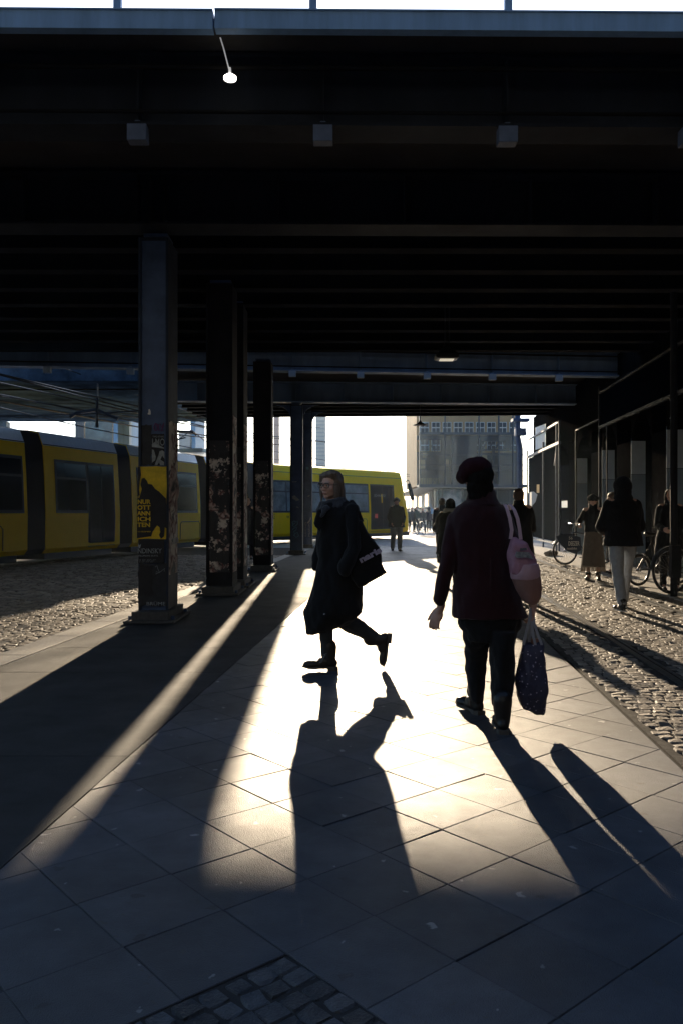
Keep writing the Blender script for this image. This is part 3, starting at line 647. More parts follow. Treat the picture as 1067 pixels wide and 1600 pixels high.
for i in range(4): bellows(J[i+1]-(J[i+1]-J[i]).normalized()*g_, J[i+1]+(J[i+2]-J[i+1]).normalized()*g_)
# windscreen, mirror, front bumper
w = MB(); rings = []
for z in (1.15, 1.8, 2.4, 2.95):
    rk = .75*max(0, z-1.0)/2.4; rings.append([P(L_-rk+.012, .48, z), P(L_-rk+.02, 1.9, z), P(L_-rk-.05, 1.9, z), P(L_-rk-.05, .48, z)])
w.loft(rings, smooth=False); w.build('windscreen', M['tramglass'], s)
w = MB(); rings = []
for z in (1.1, 1.8, 2.4, 3.0):
    rk = .75*max(0, z-1.0)/2.4; rings.append([P(L_-.20-rk, .22, z), P(L_-rk-.02, .45, z), P(L_-rk-.06, .47, z), P(L_-.24-rk, .26, z)])
w.loft(rings, smooth=False); w.build('corner_window', M['tramglass'], s)
mt = at(641, 769, 42.3); w = MB(); w.tube([P(L_-.75, .3, 2.75), mt+Vector((-.12,0,.62)), mt+Vector((-.03,0,.45))], .025, 6); mo = w.build('mirror_arm', M['rubber'], s)
w = MB(); w.cap(mt+Vector((-.07,0,.36)), mt+Vector((.1,0,-.32)), .1, .1); w.build('mirror', M['rubber'], mo)
w = MB(); w.tube([P(L_-.1,.35,.62), P(L_-.02,.4,.62)], .11, 12); w.build('headlight', M['white'], s)
red = mat('red sticker', (.9,.10,.09), .5)
u = tx(a,b,584.5); w = MB(); panel(w, u, u+.24, .98, 1.2, .03, .008); w.build('door_sticker', red, s)
u = tx(a,b,595.5); w = MB(); panel(w, u, u+.07, 1.75, 2.2, .026, .008); w.build('door_button_strip', M['yellow'], s)
u = tx(a,b,429.5); text('lettering', 'BVG', M['rubber'], s, P(u, -.02, .98), (0,0,1), -d, .13)
u = tx(a,b,448); text('fleet_number', '04', M['rubber'], s, P(u, -.015, 1.02), d, (0,0,1), .16)
text('lettering', 'SCHWARTZ', M['pwhite'], s, P(tx(a,b,584), .0, 2.06), d, (0,0,1), .16, fit=.95)
# roof gear + pantograph
w = MB()
def roofbox(a, b, u0, u1, h):
    d, n, L_ = wall_frame(a, b); p = a+d*((u0+u1)/2)-n*1.2; w.box((p.x, p.y, 3.54+ZT+h/2), (1.5, u1-u0, h), math.atan2(-d.x, d.y))
a2, b2 = cut(2); a3, b3 = cut(3)
roofbox(a3, b3, .4, 2.6, .16); w.build('roof_equipment', M['tramroof'], tram, bevel=.03)
pc = at(280, 686, 27.6); w = MB()
for sx in (-.45, .45):
    w.tube([pc+Vector((-.6+sx*.3,0,-.1)), pc+Vector((.1+sx*.3,.0,.05)), pc+Vector((-.4+sx*.3,0,.22))], .03, 6)
w.tube([pc+Vector((-.7,0,-.05)), pc+Vector((-.4,0,.26)), pc+Vector((.45,0,.24)), pc+Vector((.6,0,.12))], .035, 6); w.build('pantograph', M['black'], tram)
M['canopy'] = mat('stained blue-lit concrete', (.09,.15,.24), .95, spec=0, var=.8, vs=.9, bump=.3, bs=6)  # concrete coloured blue in place of the sky light on its underside
# ---------------------------------------------------------------- canopy / slab beyond at the left with tram wires
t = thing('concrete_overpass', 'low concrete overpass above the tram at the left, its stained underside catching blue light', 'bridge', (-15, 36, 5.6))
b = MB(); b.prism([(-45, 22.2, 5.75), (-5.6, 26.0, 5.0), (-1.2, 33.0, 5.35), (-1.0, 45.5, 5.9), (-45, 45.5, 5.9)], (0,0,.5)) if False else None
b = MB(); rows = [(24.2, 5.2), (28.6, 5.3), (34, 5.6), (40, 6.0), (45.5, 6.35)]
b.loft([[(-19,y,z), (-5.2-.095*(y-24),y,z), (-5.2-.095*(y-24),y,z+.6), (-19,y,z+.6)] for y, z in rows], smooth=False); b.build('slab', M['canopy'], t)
b = MB()
for i in range(5):
    y = 25.5+i*3.6+rnd.random(); b.box((-12.2, y, 5.17+.055*(y-25)), (13.2, .05, .06), rnd.uniform(-.12,.1))
b.build('drip_ribs', M['beam'], t)
b = MB()
for x in (-18, -11.5):
    b = MB(); b.box((x, 43.4, 3.0), (.6, .5, 6.2)); b.build('pier', M['fascia'], t)
t = thing('tram_wires', 'black overhead tram wires and fittings strung under the overpass above the tram', 'wires', (-6, 28, 4.6))
b = MB()
for o, z in ((0, 4.35), (.25, 4.6), (-1.6, 4.5), (1.4,4.55), (-3,4.75)):
    pts = [p + Vector((-1.25+o, 0, z)) for p in TP[:6]]; b.tube(pts, .022, 5)
for (x0, y0, x1, y1, Y0, Y1) in ((-60,570,420,690,17,31), (-40,612,330,668,20,33), (-20,650,250,640,22,24), (60,560,330,655,22,32), (-30,630,300,700,19,30)):
    b.tube([at(x0,y0,Y0), at((x0+x1)/2,(y0+y1)/2+3,(Y0+Y1)/2), at(x1,y1,Y1)], .018, 5)
b.build('wires', M['black'], t)
b = MB()
for px, py in ((152,632),(152,655)): p = at(px, py, 24); b.cap(p+Vector((0,0,.2)), p+Vector((0,0,-.2)), .04, .05)
b.tube([at(110,652,24), at(120,645,24), at(152,640,24), at(185,655,24)], .05, 6); b.build('insulators', M['black'], t)
t = thing('tram_wires', 'thin overhead wires crossing the bright sky beyond the columns', 'wires', (0, 44, 5.4))
b = MB()
for (x0, y0, x1, y1) in ((340,690,640,742), (340,706,640,745), (360,660,500,668), (380,725,560,732), (545,700,552,735)): b.tube([at(x0,y0,43), at(x1,y1,47)], .012, 4)
b.build('wires', M['black'], t)
# ---------------------------------------------------------------- far buildings
M['beige'] = mat('warm beige render', (.58,.36,.17), .8, var=.15, vs=1)
M['creamw'] = mat('pale stone cladding', (.62,.58,.52), .7, var=.12, vs=2)
M['bsteel'] = mat('blue grey steel frame', (.03,.05,.075), .45)
M['bglass'] = mat('blue tinted facade glass', (.10,.17,.20), .25, spec=.5, metal=.1, var=.5, vs=.6, col2=(.02,.03,.04))
M['bwin'] = mat('dark window glass', (.04,.06,.08), .1, spec=.8)
t = thing('glass_building', 'office building with a blue steel and glass upper storey over a round glass corner', 'building', (9, 75, 0))
YB = 75.
def fx(px): return (px-CX)*YB/FP
def fz(py): return HC+(CY-py)*YB/FP
def BX(b, px0, px1, py0, py1, y0, y1): b.box(((fx(px0)+fx(px1))/2, (y0+y1)/2, (fz(py0)+fz(py1))/2), (fx(px1)-fx(px0), y1-y0, fz(py0)-fz(py1)))
b = MB(); BX(b, 655, 822, 560, 758, YB+3, YB+16); b.build('wall', M['beige'], t)
for i, px in enumerate(list(range(661, 815, 18))):       # reflected beige facade built in behind the glass: windows, two storeys
    for (q0, q1) in ((654, 672), (682, 701)):
        if q0 > 660 and (700 < px < 745): continue
        b = MB(); BX(b, px, px+14, q0, q1, YB+2.9, YB+3.0); f = b.build('window', M['white'], t)
        b = MB()
        for u in (0, 1):
            for v in (0, 1): BX(b, px+1+u*6.5, px+6.5+u*6.5, q0+1+v*(q1-q0)/2, q0+(v+1)*(q1-q0)/2-.7, YB+2.86, YB+2.9)
        b.build('pane', M['bwin'], f)
b = MB(); BX(b, 655, 822, 757, 760, YB-.1, YB+3)
b.build('floor_slab', M['bsteel'], t)
b = MB()
for (q0, q1) in ((675.5, 679), (757, 761.5), (710, 711), (726, 727), (735, 735.7), (640, 643)): BX(b, 654, 822, q0, q1, YB-.06, YB+.2)
for px in (654.5, 694, 747, 778, 800, 806): BX(b, px, px+1.5, 560, 761, YB-.09, YB+.22)
for px in (665, 675, 683): BX(b, px, px+.8, 679, 757, YB+.25, YB+.3)
b.build('steel_frame', M['bsteel'], t)
b = MB()
for i in range(5):
    b.bar((fx(674), YB+.28, fz(757-i*15)), (fx(684), YB+.28, fz(742-i*15)), .05); b.bar((fx(684), YB+.28, fz(757-i*15)), (fx(674), YB+.28, fz(742-i*15)), .05)
b.build('lattice_mast', M['bsteel'], t)
b = MB(); BX(b, 656, 820, 744, 744.6, YB+.3, YB+.36)
for px in range(657, 700, 4): BX(b, px, px+.4, 744, 757, YB+.3, YB+.34)
b.build('balustrade', M['bsteel'], t)
M['tealwall'] = mat('dark teal inner wall', (.018,.035,.05), .6, var=.5, vs=.5)
b = MB()
for q in ((676,757,694,748), (703,757,655,694), (704,757,748,822), (676,683,655,822)): BX(b, q[2], q[3], q[0], q[1], YB+2.6, YB+2.84)
b.build('recess_wall', M['tealwall'], t)
b = MB()
for q in ((704,712,664,671),(716,730,658,668),(715,726,700,706),(708,724,756,768),(742,752,758,772),(734,738,726,742),(745,755,660,690)): BX(b, q[2], q[3], q[0], q[1], YB+2.5, YB+2.6)
b.build('reflection_panels', M['beige'], t)  # beige panels stand in for reflections in the glass band
M['thinglass'] = mat('facade glass', (.62,.80,.92), .02, trans=1., spec=.15)
b = MB(); BX(b, 707, 746, 680, 757, YB+.5, YB+1.2); BX(b, 790, 800, 684, 700, YB+.5, YB+1); BX(b, 752, 796, 682, 688, YB+.5, YB+1.5); BX(b, 780, 800, 738, 757, YB+.5, YB+1.5)
for px in (756, 766, 776): b.bar((fx(px), YB+.8, fz(700)), (fx(px+5), YB+.8, fz(690)), .35, .1)
BX(b, 752, 754, 684, 757, YB+.5, YB+1); BX(b, 771, 774, 700, 757, YB+.5, YB+1); BX(b, 752, 800, 701, 703, YB+.5, YB+1)
b.build('dark_pattern', M['bsteel'], t)  # dark part of the reflected pattern, built as solid shapes
for i, (q0, q1) in enumerate(((655, 694), (695.5, 747), (748.5, 806))):
    b = MB(); BX(b, q0+.6, q1-.3, 679.2, 756.8, YB+.05, YB+.12); b.build('glazing', M['thinglass'], t)
# soffit and round glass corner below
b = MB(); b.prism([(fx(654),YB,fz(762)), (fx(822),YB,fz(762)), (fx(822),YB+30,fz(762)), (fx(654)-.0,YB+45,fz(762))], (0,0,.03)); b.build('soffit', M['creamw'], t)
cxx, cyy = fx(712), YB+5.5; b = MB(); rr = fx(712)-fx(684); n = 24
b.loft([[(cxx+rr*math.cos(2*math.pi*k/n), cyy+rr*1.4*math.sin(2*math.pi*k/n)-1.5, z) for k in range(n)] for z in (-.1, fz(763))], smooth=True); b.build('round_glass_corner', M['bglass'], t)
b = MB()
for k in range(n):
    a_ = 2*math.pi*(k+.5)/n; b.bar((cxx+rr*1.01*math.cos(a_), cyy+rr*1.414*math.sin(a_)-1.5, -.1), (cxx+rr*1.01*math.cos(a_), cyy+rr*1.414*math.sin(a_)-1.5, fz(763)), .06)
b.build('corner_mullions', M['bsteel'], t)
b = MB(); BX(b, 738, 822, 763, 862, YB+3, YB+9); b.build('shop_front', M['tealwall'], t)
b = MB()
for px in (738, 762, 786, 806): BX(b, px, px+1.2, 763, 846, YB+2.9, YB+3)
BX(b, 738, 822, 784, 785, YB+2.88, YB+2.98); BX(b, 738, 822, 800, 801, YB+2.88, YB+2.98); b.build('shop_mullions', M['bsteel'], t)
b = MB(); BX(b, 740, 812, 808, 812, YB+2.6, YB+2.86); b.build('shop_fascia_light', mat('orange lit strip', (.75,.16,.03), .6, emit=.25), t)
b = MB(); BX(b, 700, 706, 788, 794, YB+2.0, YB+2.1) ; b.build('lit_sign', mat('amber lit sign', (.8,.5,.2), .6, emit=.3), t)
# receding street front left of it, pale stone, balconies
t = thing('stone_building', 'pale stone street front receding into the glare beyond the glass building', 'building', (14, 150, 0))
def rec(u): return Vector((fx(684)+(-.0)+ .035*(u), 82+u, 0))
b = MB(); b.prism([rec(0), rec(170), rec(170)+Vector((30,0,0)), rec(0)+Vector((3,0,0))], (0,0,fz(763)-.1)); b.build('wall', M['creamw'], t)
for i in range(9):
    for z in (2.6,):
        w = MB(); p = rec(4+i*11); w.box(p+Vector((-.03,0,z)), (.1, 3.2, 1.4)); f = w.build('window', M['bwin'], t)
        w = MB(); w.box(p+Vector((-.25,0,z-.9)), (.5,3.6,.08)); w.build('balcony', M['bsteel'], t)
b = MB()
# far left pale tower and chimney-like pillar, seen against the sky
t = thing('tower_block', 'very pale tower block almost lost in the bright sky', 'building', (-4, 170, 0))
def slab(name, m, px0, px1, py0, Y, dep, par): b = MB(); p0 = at(px0, py0, Y); p1 = at(px1, py0, Y); b.box(((p0.x+p1.x)/2, Y+dep/2, p0.z/2), (p1.x-p0.x, dep, p0.z)); return b.build(name, m, par)
slab('wall', M['creamw'], 493, 508, 628, 190, 12, t)
b = MB()
for i in range(24): p = at(493.5, 634+i*6, 190); q = at(507.5, 600+i*6, 190); b.box(((p.x+q.x)/2, 189.9, p.z), (q.x-p.x, .2, .3))
b.build('window_bands', mat('pale window band', (.42,.42,.42), .6), t)
t = thing('brick_chimney', 'faint reddish pillar rising beyond the tram between two columns', 'chimney', at(433, 850, 120)*1)
M['salmon'] = mat('pale red brick', (.60,.42,.35), .8, var=.2, vs=1)
slab('shaft', M['salmon'], 428, 436, 640, 120, 1.2, t); b = MB(); p = at(432, 790, 120); b.box((p.x, 120.6, .5), (1.6, 1.8, 1.2)); b.build('footing', M['creamw'], t)
t = thing('blue_office', 'blue and white building showing above the tram roof at the left', 'building', at(270, 850, 90)*1)
for (x0, x1, y0, m) in ((118, 132, 640, 'bsteel'), (134, 176, 655, 'bglass'), (178, 196, 640, 'skyblue'), (280, 300, 672, 'creamw'), (298, 306, 640, 'skyblue')): slab('wall_bay' , M[m], x0, x1, y0, 90, 6, t)
b = MB(); b.bar(at(262, 700, 88), at(300, 672, 88), .12); b.bar(at(300, 672, 88), at(322, 690, 88), .12); b.bar(at(255, 716, 88), at(330, 700, 88), .12); b.build('roof_truss', M['bsteel'], t)
# ---------------------------------------------------------------- viaduct wall at the right with painted reveals
WR = 5.3
M['wallb'] = mat('shade dark brick wall', (.014,.013,.013), .95, var=.5, vs=6, bump=.6, bs=30, spec=.0)  # brick set near black for the shade along this wall
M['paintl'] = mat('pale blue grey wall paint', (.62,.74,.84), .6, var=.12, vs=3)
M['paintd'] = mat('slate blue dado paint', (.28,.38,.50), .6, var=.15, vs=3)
def FR(u, y, z): return F(u, y, z)
def wallbox(b, r0, r1, y0, y1, z0, z1): b.prism([F(r0,y0,z0), F(r1,y0,z0), F(r1,y1,z0), F(r0,y1,z0)], (0,0,z1-z0))
WL = thing('brick_viaduct', 'dark brick viaduct wall on the right with arched openings and blue grey painted reveals', 'viaduct', F(6,15,0))
pil = [(13.2,14.2),(16.75,17.75),(19.4,20.7),(22.3,23.6),(25.7,26.9)]
b = MB()
for y0, y1 in pil: wallbox(b, WR, WR+1.1, y0, y1, 0, 3.0)
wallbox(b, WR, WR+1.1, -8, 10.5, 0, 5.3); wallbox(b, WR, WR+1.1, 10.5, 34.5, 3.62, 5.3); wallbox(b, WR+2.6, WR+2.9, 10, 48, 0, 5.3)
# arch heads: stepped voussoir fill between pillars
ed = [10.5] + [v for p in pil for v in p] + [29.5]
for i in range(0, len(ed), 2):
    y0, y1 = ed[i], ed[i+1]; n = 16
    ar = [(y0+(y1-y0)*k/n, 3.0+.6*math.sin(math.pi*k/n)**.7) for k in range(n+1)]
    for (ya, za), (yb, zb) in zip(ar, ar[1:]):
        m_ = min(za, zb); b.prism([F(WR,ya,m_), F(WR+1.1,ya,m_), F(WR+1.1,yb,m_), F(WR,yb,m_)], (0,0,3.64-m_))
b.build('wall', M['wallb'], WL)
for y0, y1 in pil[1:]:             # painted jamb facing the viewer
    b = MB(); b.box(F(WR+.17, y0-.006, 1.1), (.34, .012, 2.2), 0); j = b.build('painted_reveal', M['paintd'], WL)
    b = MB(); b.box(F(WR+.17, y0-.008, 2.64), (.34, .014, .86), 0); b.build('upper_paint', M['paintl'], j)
# glass shop front in the farther bay: frames, panes, posters
t = thing('shop_front', 'dark glass shop front in thin pale steel frames far down the right wall', 'shop front', F(5.0,31,0))
b = MB()
def fr(y0, z0, y1, z1, w=.05, r=5.0): b.bar(F(r,y0,z0), F(r,y1,z1), w)
for y in (27.0, 27.5, 30.2, 34.2): fr(y, 0, y, 3.9 if y > 28 else 4.3)
fr(26.9, 3.60, 34.3, 3.60, .09); fr(26.9, 4.3, 34.3, 4.3, .06); fr(27, .25, 34.3, .25, .06); fr(27.4, 3.55, 27.9, 2.9, .03)
b.build('steel_frame', M['galv'], t)
b = MB(); b.prism([F(5.05,27.1,.3), F(5.05,34.2,.3), F(5.05,34.2,3.55), F(5.05,27.1,3.55)], F(.03,0,0)); b.build('glazing', mat('dim shop glass', (.010,.013,.017), .95, spec=0), t)
def onwall(name, m, pts, par, r=5.03):     # a flat sheet on the shop front plane given by photo points
    out = []
    for px, py in pts:
        k = (px-CX)/FP; Y = r/(k-KD); out.append(Vector((r+KD*Y, Y, HC+(CY-py)*Y/FP)))
    b = MB(); b.prism(out, (-.006,0,0)); return b.build(name, m, par)
onwall('torn_poster', M['pwhite'], [(824,770),(833,768),(839,773),(836,784),(831,790),(829,800),(832,812),(830,834),(825,820),(822,790)], t)
onwall('lit_notice', mat('warm lit notice', (.55,.32,.06), .6, emit=.1), [(838,757),(842,757),(842,770),(838,770)], t)
onwall('blue_notice', M['skyblue'], [(877,783),(886,782),(886,793),(877,793)], t, 4.96)
onwall('pale_blind', M['paintl'], [(836,668),(852,662),(852,697),(836,703)], t)
# tall steel and glass kiosk frame in the nearer bay
t = thing('steel_frame_screen', 'tall thin steel framed screen in front of the viaduct arches behind the hooded person', 'screen', F(5.0,20,0))
b = MB(); r = 5.02
for y, z in ((21.4, 4.6), (15.3, 5.1), (24.4,3.75)): fr(y, 0, y, z, .045, r)
fr(14.2, 4.42, 21.4, 4.42, .05, r); fr(14.2, 3.52, 21.4, 3.52, .07, r); fr(21.4, 3.75, 24.4, 3.75, .04, r); fr(20.6, 0, 20.6, 3.5, .03, r)
b.build('steel_frame', M['galv2'] if 'galv2' in M else M['steel'], t)
b = MB(); b.prism([F(r,14.3,3.56), F(r,21.3,3.56), F(r,21.3,4.38), F(r,14.3,4.38)], F(.04,0,0)); b.build('sign_panel', mat('dark blue sign board', (.004,.005,.008), .95, spec=0), t)  # board near black, the blocked sun put into its colour
# dark column on the right supporting the bridge
t = thing('steel_column', 'dark rusty drainpipe and post at the right end of the far bridge opening', 'column', F(5.15,34.6,0))
b = MB(); p0 = at(812, 849, 34.6); b.tube([(p0.x,34.6,-.02), (p0.x,34.6,4.0), (p0.x-.1,34.6,4.5), (p0.x-.1,34.6,5.4)], .12, 10); b.build('shaft', M['post'], t)
b = MB(); b.box((p0.x,34.6,4.7), (.42,.4,.3)); b.box((p0.x,34.6,5.2), (.7,.5,.12)); b.build('bracket', M['post'], t)
# post at the far right with locked bicycle
t = thing('street_post', 'dark post plastered with stickers at the right edge beside the parked bicycle', 'post', at(1050, 925, 12.6)*1)
pp = at(1052, 925, 12.6); b = MB(); b.tube([(pp.x,12.6,.0), (pp.x,12.6,4.7)], .055, 10); b.build('pole', M['post_shaded'], t)
b = MB(); b.box((pp.x,12.55,.55), (.15,.12,.5)); b.build('control_box', M['post_shaded'], t, bevel=.01)
# lit gap + rubble by the shop
t = thing('rubble_heap', 'small heap of broken stones on the pale ground left of the rental bicycle', 'rubble', gnd(858,868))
b = MB()
for i in range(9): p = gnd(852+rnd.random()*14, 867+rnd.random()*3); b.ell(p+Vector((0,0,.04+.05*rnd.random())), (.07+.06*rnd.random(), .08, .05+.04*rnd.random()), n=6, m=4)
b.build('stones', M['cobble'], t)
# ---------------------------------------------------------------- bicycles
M['tyre'] = mat('bicycle tyre', (.02,.02,.02), .7); M['chrome'] = mat('bright steel', (.6,.6,.62), .2, metal=1)
def wheel(parent, c, r, ax, name='wheel'):    # ax: axle direction
    ax = Vector(ax).normalized(); u = ax.cross(Vector((0,0,1))).normalized(); v = Vector((0,0,1)); c = Vector(c); n = 40
    def ring(rad, tr, k=8):
        b = MB(); rings = []
        for i in range(n):
            a = 2*math.pi*i/n; o = u*math.cos(a)+v*math.sin(a)
            rings.append([c + o*(rad+tr*math.cos(2*math.pi*j/k)) + ax*tr*math.sin(2*math.pi*j/k) for j in range(k)])
        rings.append(rings[0]); b.loft(rings, cap=False); return b
    w = ring(r-.02, .02).build(name, M['tyre'], parent)
    ring(r-.045, .009).build('rim', M['chrome'], w)
    b = MB()
    for i in range(28):
        a = 2*math.pi*i/28; o = u*math.cos(a)+v*math.sin(a); b.tube([c + ax*(.025 if i % 2 else -.025), c+o*(r-.05)], .0013*1.4, 4, False)
    b.tube([c-ax*.045, c+ax*.045], .02, 8); b.build('spokes', M['chrome'], w)
    return w
def bike(t, rear, front, m, r=.34, panel=False):  # wheel centres in world space
    rear = Vector(rear); front = Vector(front); d = (front-rear).normalized(); ax = d.cross(Vector((0,0,1))); L = (front-rear).length; up = Vector((0,0,1))
    wheel(t, rear, r, ax); wheel(t, front, r, ax)
    def P(f, h): return rear + d*f*L + up*(h-r)
    bb = P(.40,.29); st = P(.30,.74); hd = P(.80,.80); hd2 = P(.83,.66)
    b = MB()
    for a_, c_, rad in ((bb, st, .018), (st, hd, .017), (bb, hd2, .02), (hd, hd2, .022)): b.tube([a_, c_], rad, 8)
    for s_ in (-.035, .035): b.tube([rear+ax*s_, bb+ax*s_*.4], .01, 6); b.tube([rear+ax*s_, st+ax*s_*.3], .009, 6)
    b.build('frame', m, t)
    b = MB()
    for s_ in (-.045, .045): b.tube([front+ax*s_, hd2+ax*s_*.6-up*.01], .012, 6)
    b.build('fork', M['chrome'], t)
    b = MB(); b.tube([hd, hd+up*.2-d*.03], .014, 6); hb = hd+up*.22-d*.03
    b.tube([hb+ax*.29-d*.14, hb+ax*.24, hb+d*.03, hb-ax*.24, hb-ax*.29-d*.14], .012, 6); b.build('handlebar', M['chrome'], t)
    b = MB(); b.tube([st, st+up*.15-d*.03], .013, 6); sd_ = st+up*.17-d*.03; b.cap(sd_-d*.08, sd_+d*.13, .045, .018); b.build('saddle', M['black'], t)
    b = MB(); b.tube([bb-ax*.06, bb+ax*.06], .02, 8); b.bar(bb+ax*.06, bb+ax*.06+d*.12-up*.12, .02); b.bar(bb-ax*.06, bb-ax*.06-d*.12+up*.12, .02)
    b.box(bb+ax*.1+d*.12-up*.12, (.09,.09,.02)); b.box(bb-ax*.1-d*.12+up*.12, (.09,.09,.02)); b.build('pedals', M['black'], t)
    b = MB(); rg = [bb + ax*.05 + (d*math.cos(2*math.pi*k/20)+up*math.sin(2*math.pi*k/20))*.085 for k in range(21)]; b.tube(rg, .008, 5, False); b.build('chainring', M['chrome'], t)
    for c_, a0, a1 in ((rear, 10, 175), (front, 20, 170)):
        b = MB(); rr_ = r+.025; pts = [c_+(d*math.cos(R(a0+(a1-a0)*k/14))+up*math.sin(R(a0+(a1-a0)*k/14)))*rr_ for k in range(15)]
        b.loft([[p-ax*.028, p-ax*.02+up*.004, p+ax*.02+up*.004, p+ax*.028, p+ax*.02, p-ax*.02] for p in pts], smooth=False); b.build('mudguard', m, t)
    return P, d, ax
M['bluebike'] = mat('dark blue enamel', (.03,.045,.08), .35, coat=.4)
fw = gnd(882, 883); fw.z = .34+.006
t = thing('rental_bicycle', 'dark blue rental bicycle with an advertising plate over its front wheel', 'bicycle', (fw.x+.45, fw.y+.1, 0), 'bicycles parked on the right pavement')
rearw = fw + Vector((1.02, .25, 0)); P, d, ax = bike(t, rearw, fw, M['bluebike'], .34)
# advertising plate over the wheel
b = MB(); nrm = ax if ax.y < 0 else -ax; c_ = fw + nrm*.07
pl = [(-.1,.36), (.0,.43), (-.40,.42), (-.52,.2), (-.42,.05), (-.12,-.02), (-.04,.1)]
dd = -d; pts = [c_ + dd*x + Vector((0,0,z)) for x, z in [(-.30,.36), (-.18,.42), (.1,.42), (.38,.34), (.40,.02), (.22,-.06), (.02,.0), (-.16,.16)]]
b.prism(pts, nrm*.012); pla = b.build('advertising_plate', M['bluebike'], t, bevel=.003)
text('lettering', 'DEEZER', M['white'], pla, c_+nrm*.018+dd*.04+Vector((0,0,.14)), dd, (0,0,1), .15, fit=.30, bold=.002)
text('lettering', 'nextbike', M['white'], pla, c_+nrm*.018+dd*.0+Vector((0,0,.04)), dd, (0,0,1), .09, fit=.27)
text('lettering', '56', M['white'], pla, c_+nrm*.018+dd*.05+Vector((0,0,.29)), dd, (0,0,1), .1, fit=.1)
p_ = gnd(1048, 928); t = thing('bicycle', 'black city bicycle leaning by the post at the right edge, pale wheel rim', 'bicycle', (p_.x+.4, p_.y, 0), 'bicycles parked on the right pavement')
bike(t, (p_.x, p_.y, .37), (p_.x+1.06, p_.y+.35, .37), M['black'], .37)
p_ = gnd(1003, 917); t = thing('bicycle', 'small wheeled black bicycle half hidden behind the person in grey joggers', 'bicycle', (p_.x-.3, p_.y, 0), 'bicycles parked on the right pavement')
bike(t, (p_.x-.05, p_.y+.05, .29), (p_.x+.85, p_.y+.5, .29), M['black'], .28)
# unseen hall added behind the viewer to keep the low sky off the walk
t = thing('sky_blocker', 'tall dark hall added behind the viewer to block the low sky', 'building', (0, -12, 0))
b = MB(); b.box((0,-15,14), (90,6,28)); b.build('wall', M['beam'], t)
b = MB()
for i in range(12): b.box((-33+6*i, -11.97, 10), (3.4,.08,13))
b.build('window_bay', M['bwin'], t)
# ---------------------------------------------------------------- people
def cloth(name, col, rough=.9, sheen=.25, var=.25, bump=.35, bs=160, vs=9): return mat(name, col, rough, var=var, vs=vs, bump=bump, bs=bs, spec=.25, sheen=sheen)
M['skin'] = mat('skin', (.72,.44,.34), .5, var=.15, vs=30, spec=.4)
M['skin2'] = mat('skin', (.80,.50,.39), .5, var=.12, vs=20, spec=.4)
M['blackwool'] = cloth('black wool', (.012,.012,.013), sheen=.12)
M['darkred'] = cloth('dark red wool', (.036,.007,.009), sheen=.25)
M['redhat'] = cloth('red felt', (.032,.004,.007), sheen=.0)
M['blacktrouser'] = cloth('black trouser cloth', (.012,.012,.014), sheen=.1)
M['greytrouser'] = cloth('dark grey trouser cloth', (.05,.055,.06))
M['palegrey'] = cloth('pale grey jersey', (.42,.46,.52), sheen=.3)
M['greybrown'] = cloth('grey brown wool', (.16,.13,.10), sheen=.3)
M['palefringe'] = cloth('pale fringe', (.42,.36,.28))
M['leather'] = mat('black leather', (.018,.016,.015), .38, var=.3, vs=12)
M['browleather'] = mat('dark worn leather', (.035,.028,.022), .45, var=.3, vs=12)
M['sole'] = mat('shoe sole', (.10,.09,.08), .7)
M['whitesole'] = mat('white shoe sole', (.6,.6,.6), .5)
M['hairdark'] = mat('dark hair', (.010,.008,.007), .8, spec=.12, bump=.3, bs=70, stretch=(1,1,.12))
M['hairash'] = mat('ash brown hair', (.27,.21,.165), .42, var=.5, vs=40, bump=1., bs=90, stretch=(1,1,.1))
M['hairbrown'] = mat('brown hair', (.09,.05,.028), .45, var=.4, vs=40, bump=1., bs=80, stretch=(1,1,.12))
M['scarf'] = cloth('dark grey scarf', (.06,.065,.075))
M['navy'] = cloth('navy cloth', (.02,.025,.05)); M['greyhood'] = cloth('pale grey hood', (.35,.33,.31)); M['tealcoat'] = cloth('dull teal cloth', (.04,.06,.065))
M['khaki'] = cloth('grey green trouser cloth', (.36,.38,.36)); M['bluehat'] = cloth('blue knit', (.08,.14,.32)); M['violetcoat'] = cloth('dark violet coat', (.018,.012,.035))
M['eyew'] = mat('eye', (.55,.53,.5), .2); M['iris'] = mat('iris', (.03,.025,.02), .1)
M['lens'] = mat('spectacle lens', (.8,.8,.85), .02, trans=.95)
def basis(fwd, up=(0,0,1)):
    f = Vector(fwd).normalized(); u = Vector(up); u = (u - f*u.dot(f)).normalized(); r = f.cross(u)
    return Matrix((r, f, u)).transposed()
def head(mb, c, B, s=1., neck=True, fine=True):
    c = Vector(c); P = lambda x, y, z: c + B @ (Vector((x, y, z))*s)
    e = lambda p, r: mb.ell(P(*p), tuple(q*s for q in r), ax=B, n=18, m=12)
    e((0,-.015,.03), (.074,.094,.084)); e((0,.02,-.03), (.06,.066,.084)); e((0,.03,-.075), (.044,.046,.036)); e((0,.062,-.096), (.022,.022,.018))
    mb.cap(P(-.036,.074,.022), P(.036,.074,.022), .013*s, .013*s)
    mb.cap(P(0,.083,.008), P(0,.106,-.030), .008*s, .0125*s)
    for q in (-1, 1):
        e((q*.012,.096,-.035), (.009,.011,.008)); e((q*.04,.058,-.022), (.022,.024,.026)); e((q*.076,-.006,-.008), (.008,.019,.031)); e((q*.04,.01,-.07), (.022,.04,.022))
    e((0,.082,-.061), (.025,.013,.006)); e((0,.081,-.071), (.021,.013,.006))
    if neck: mb.cap(P(0,-.022,-.06), P(0,-.04,-.20), .052*s, .06*s)
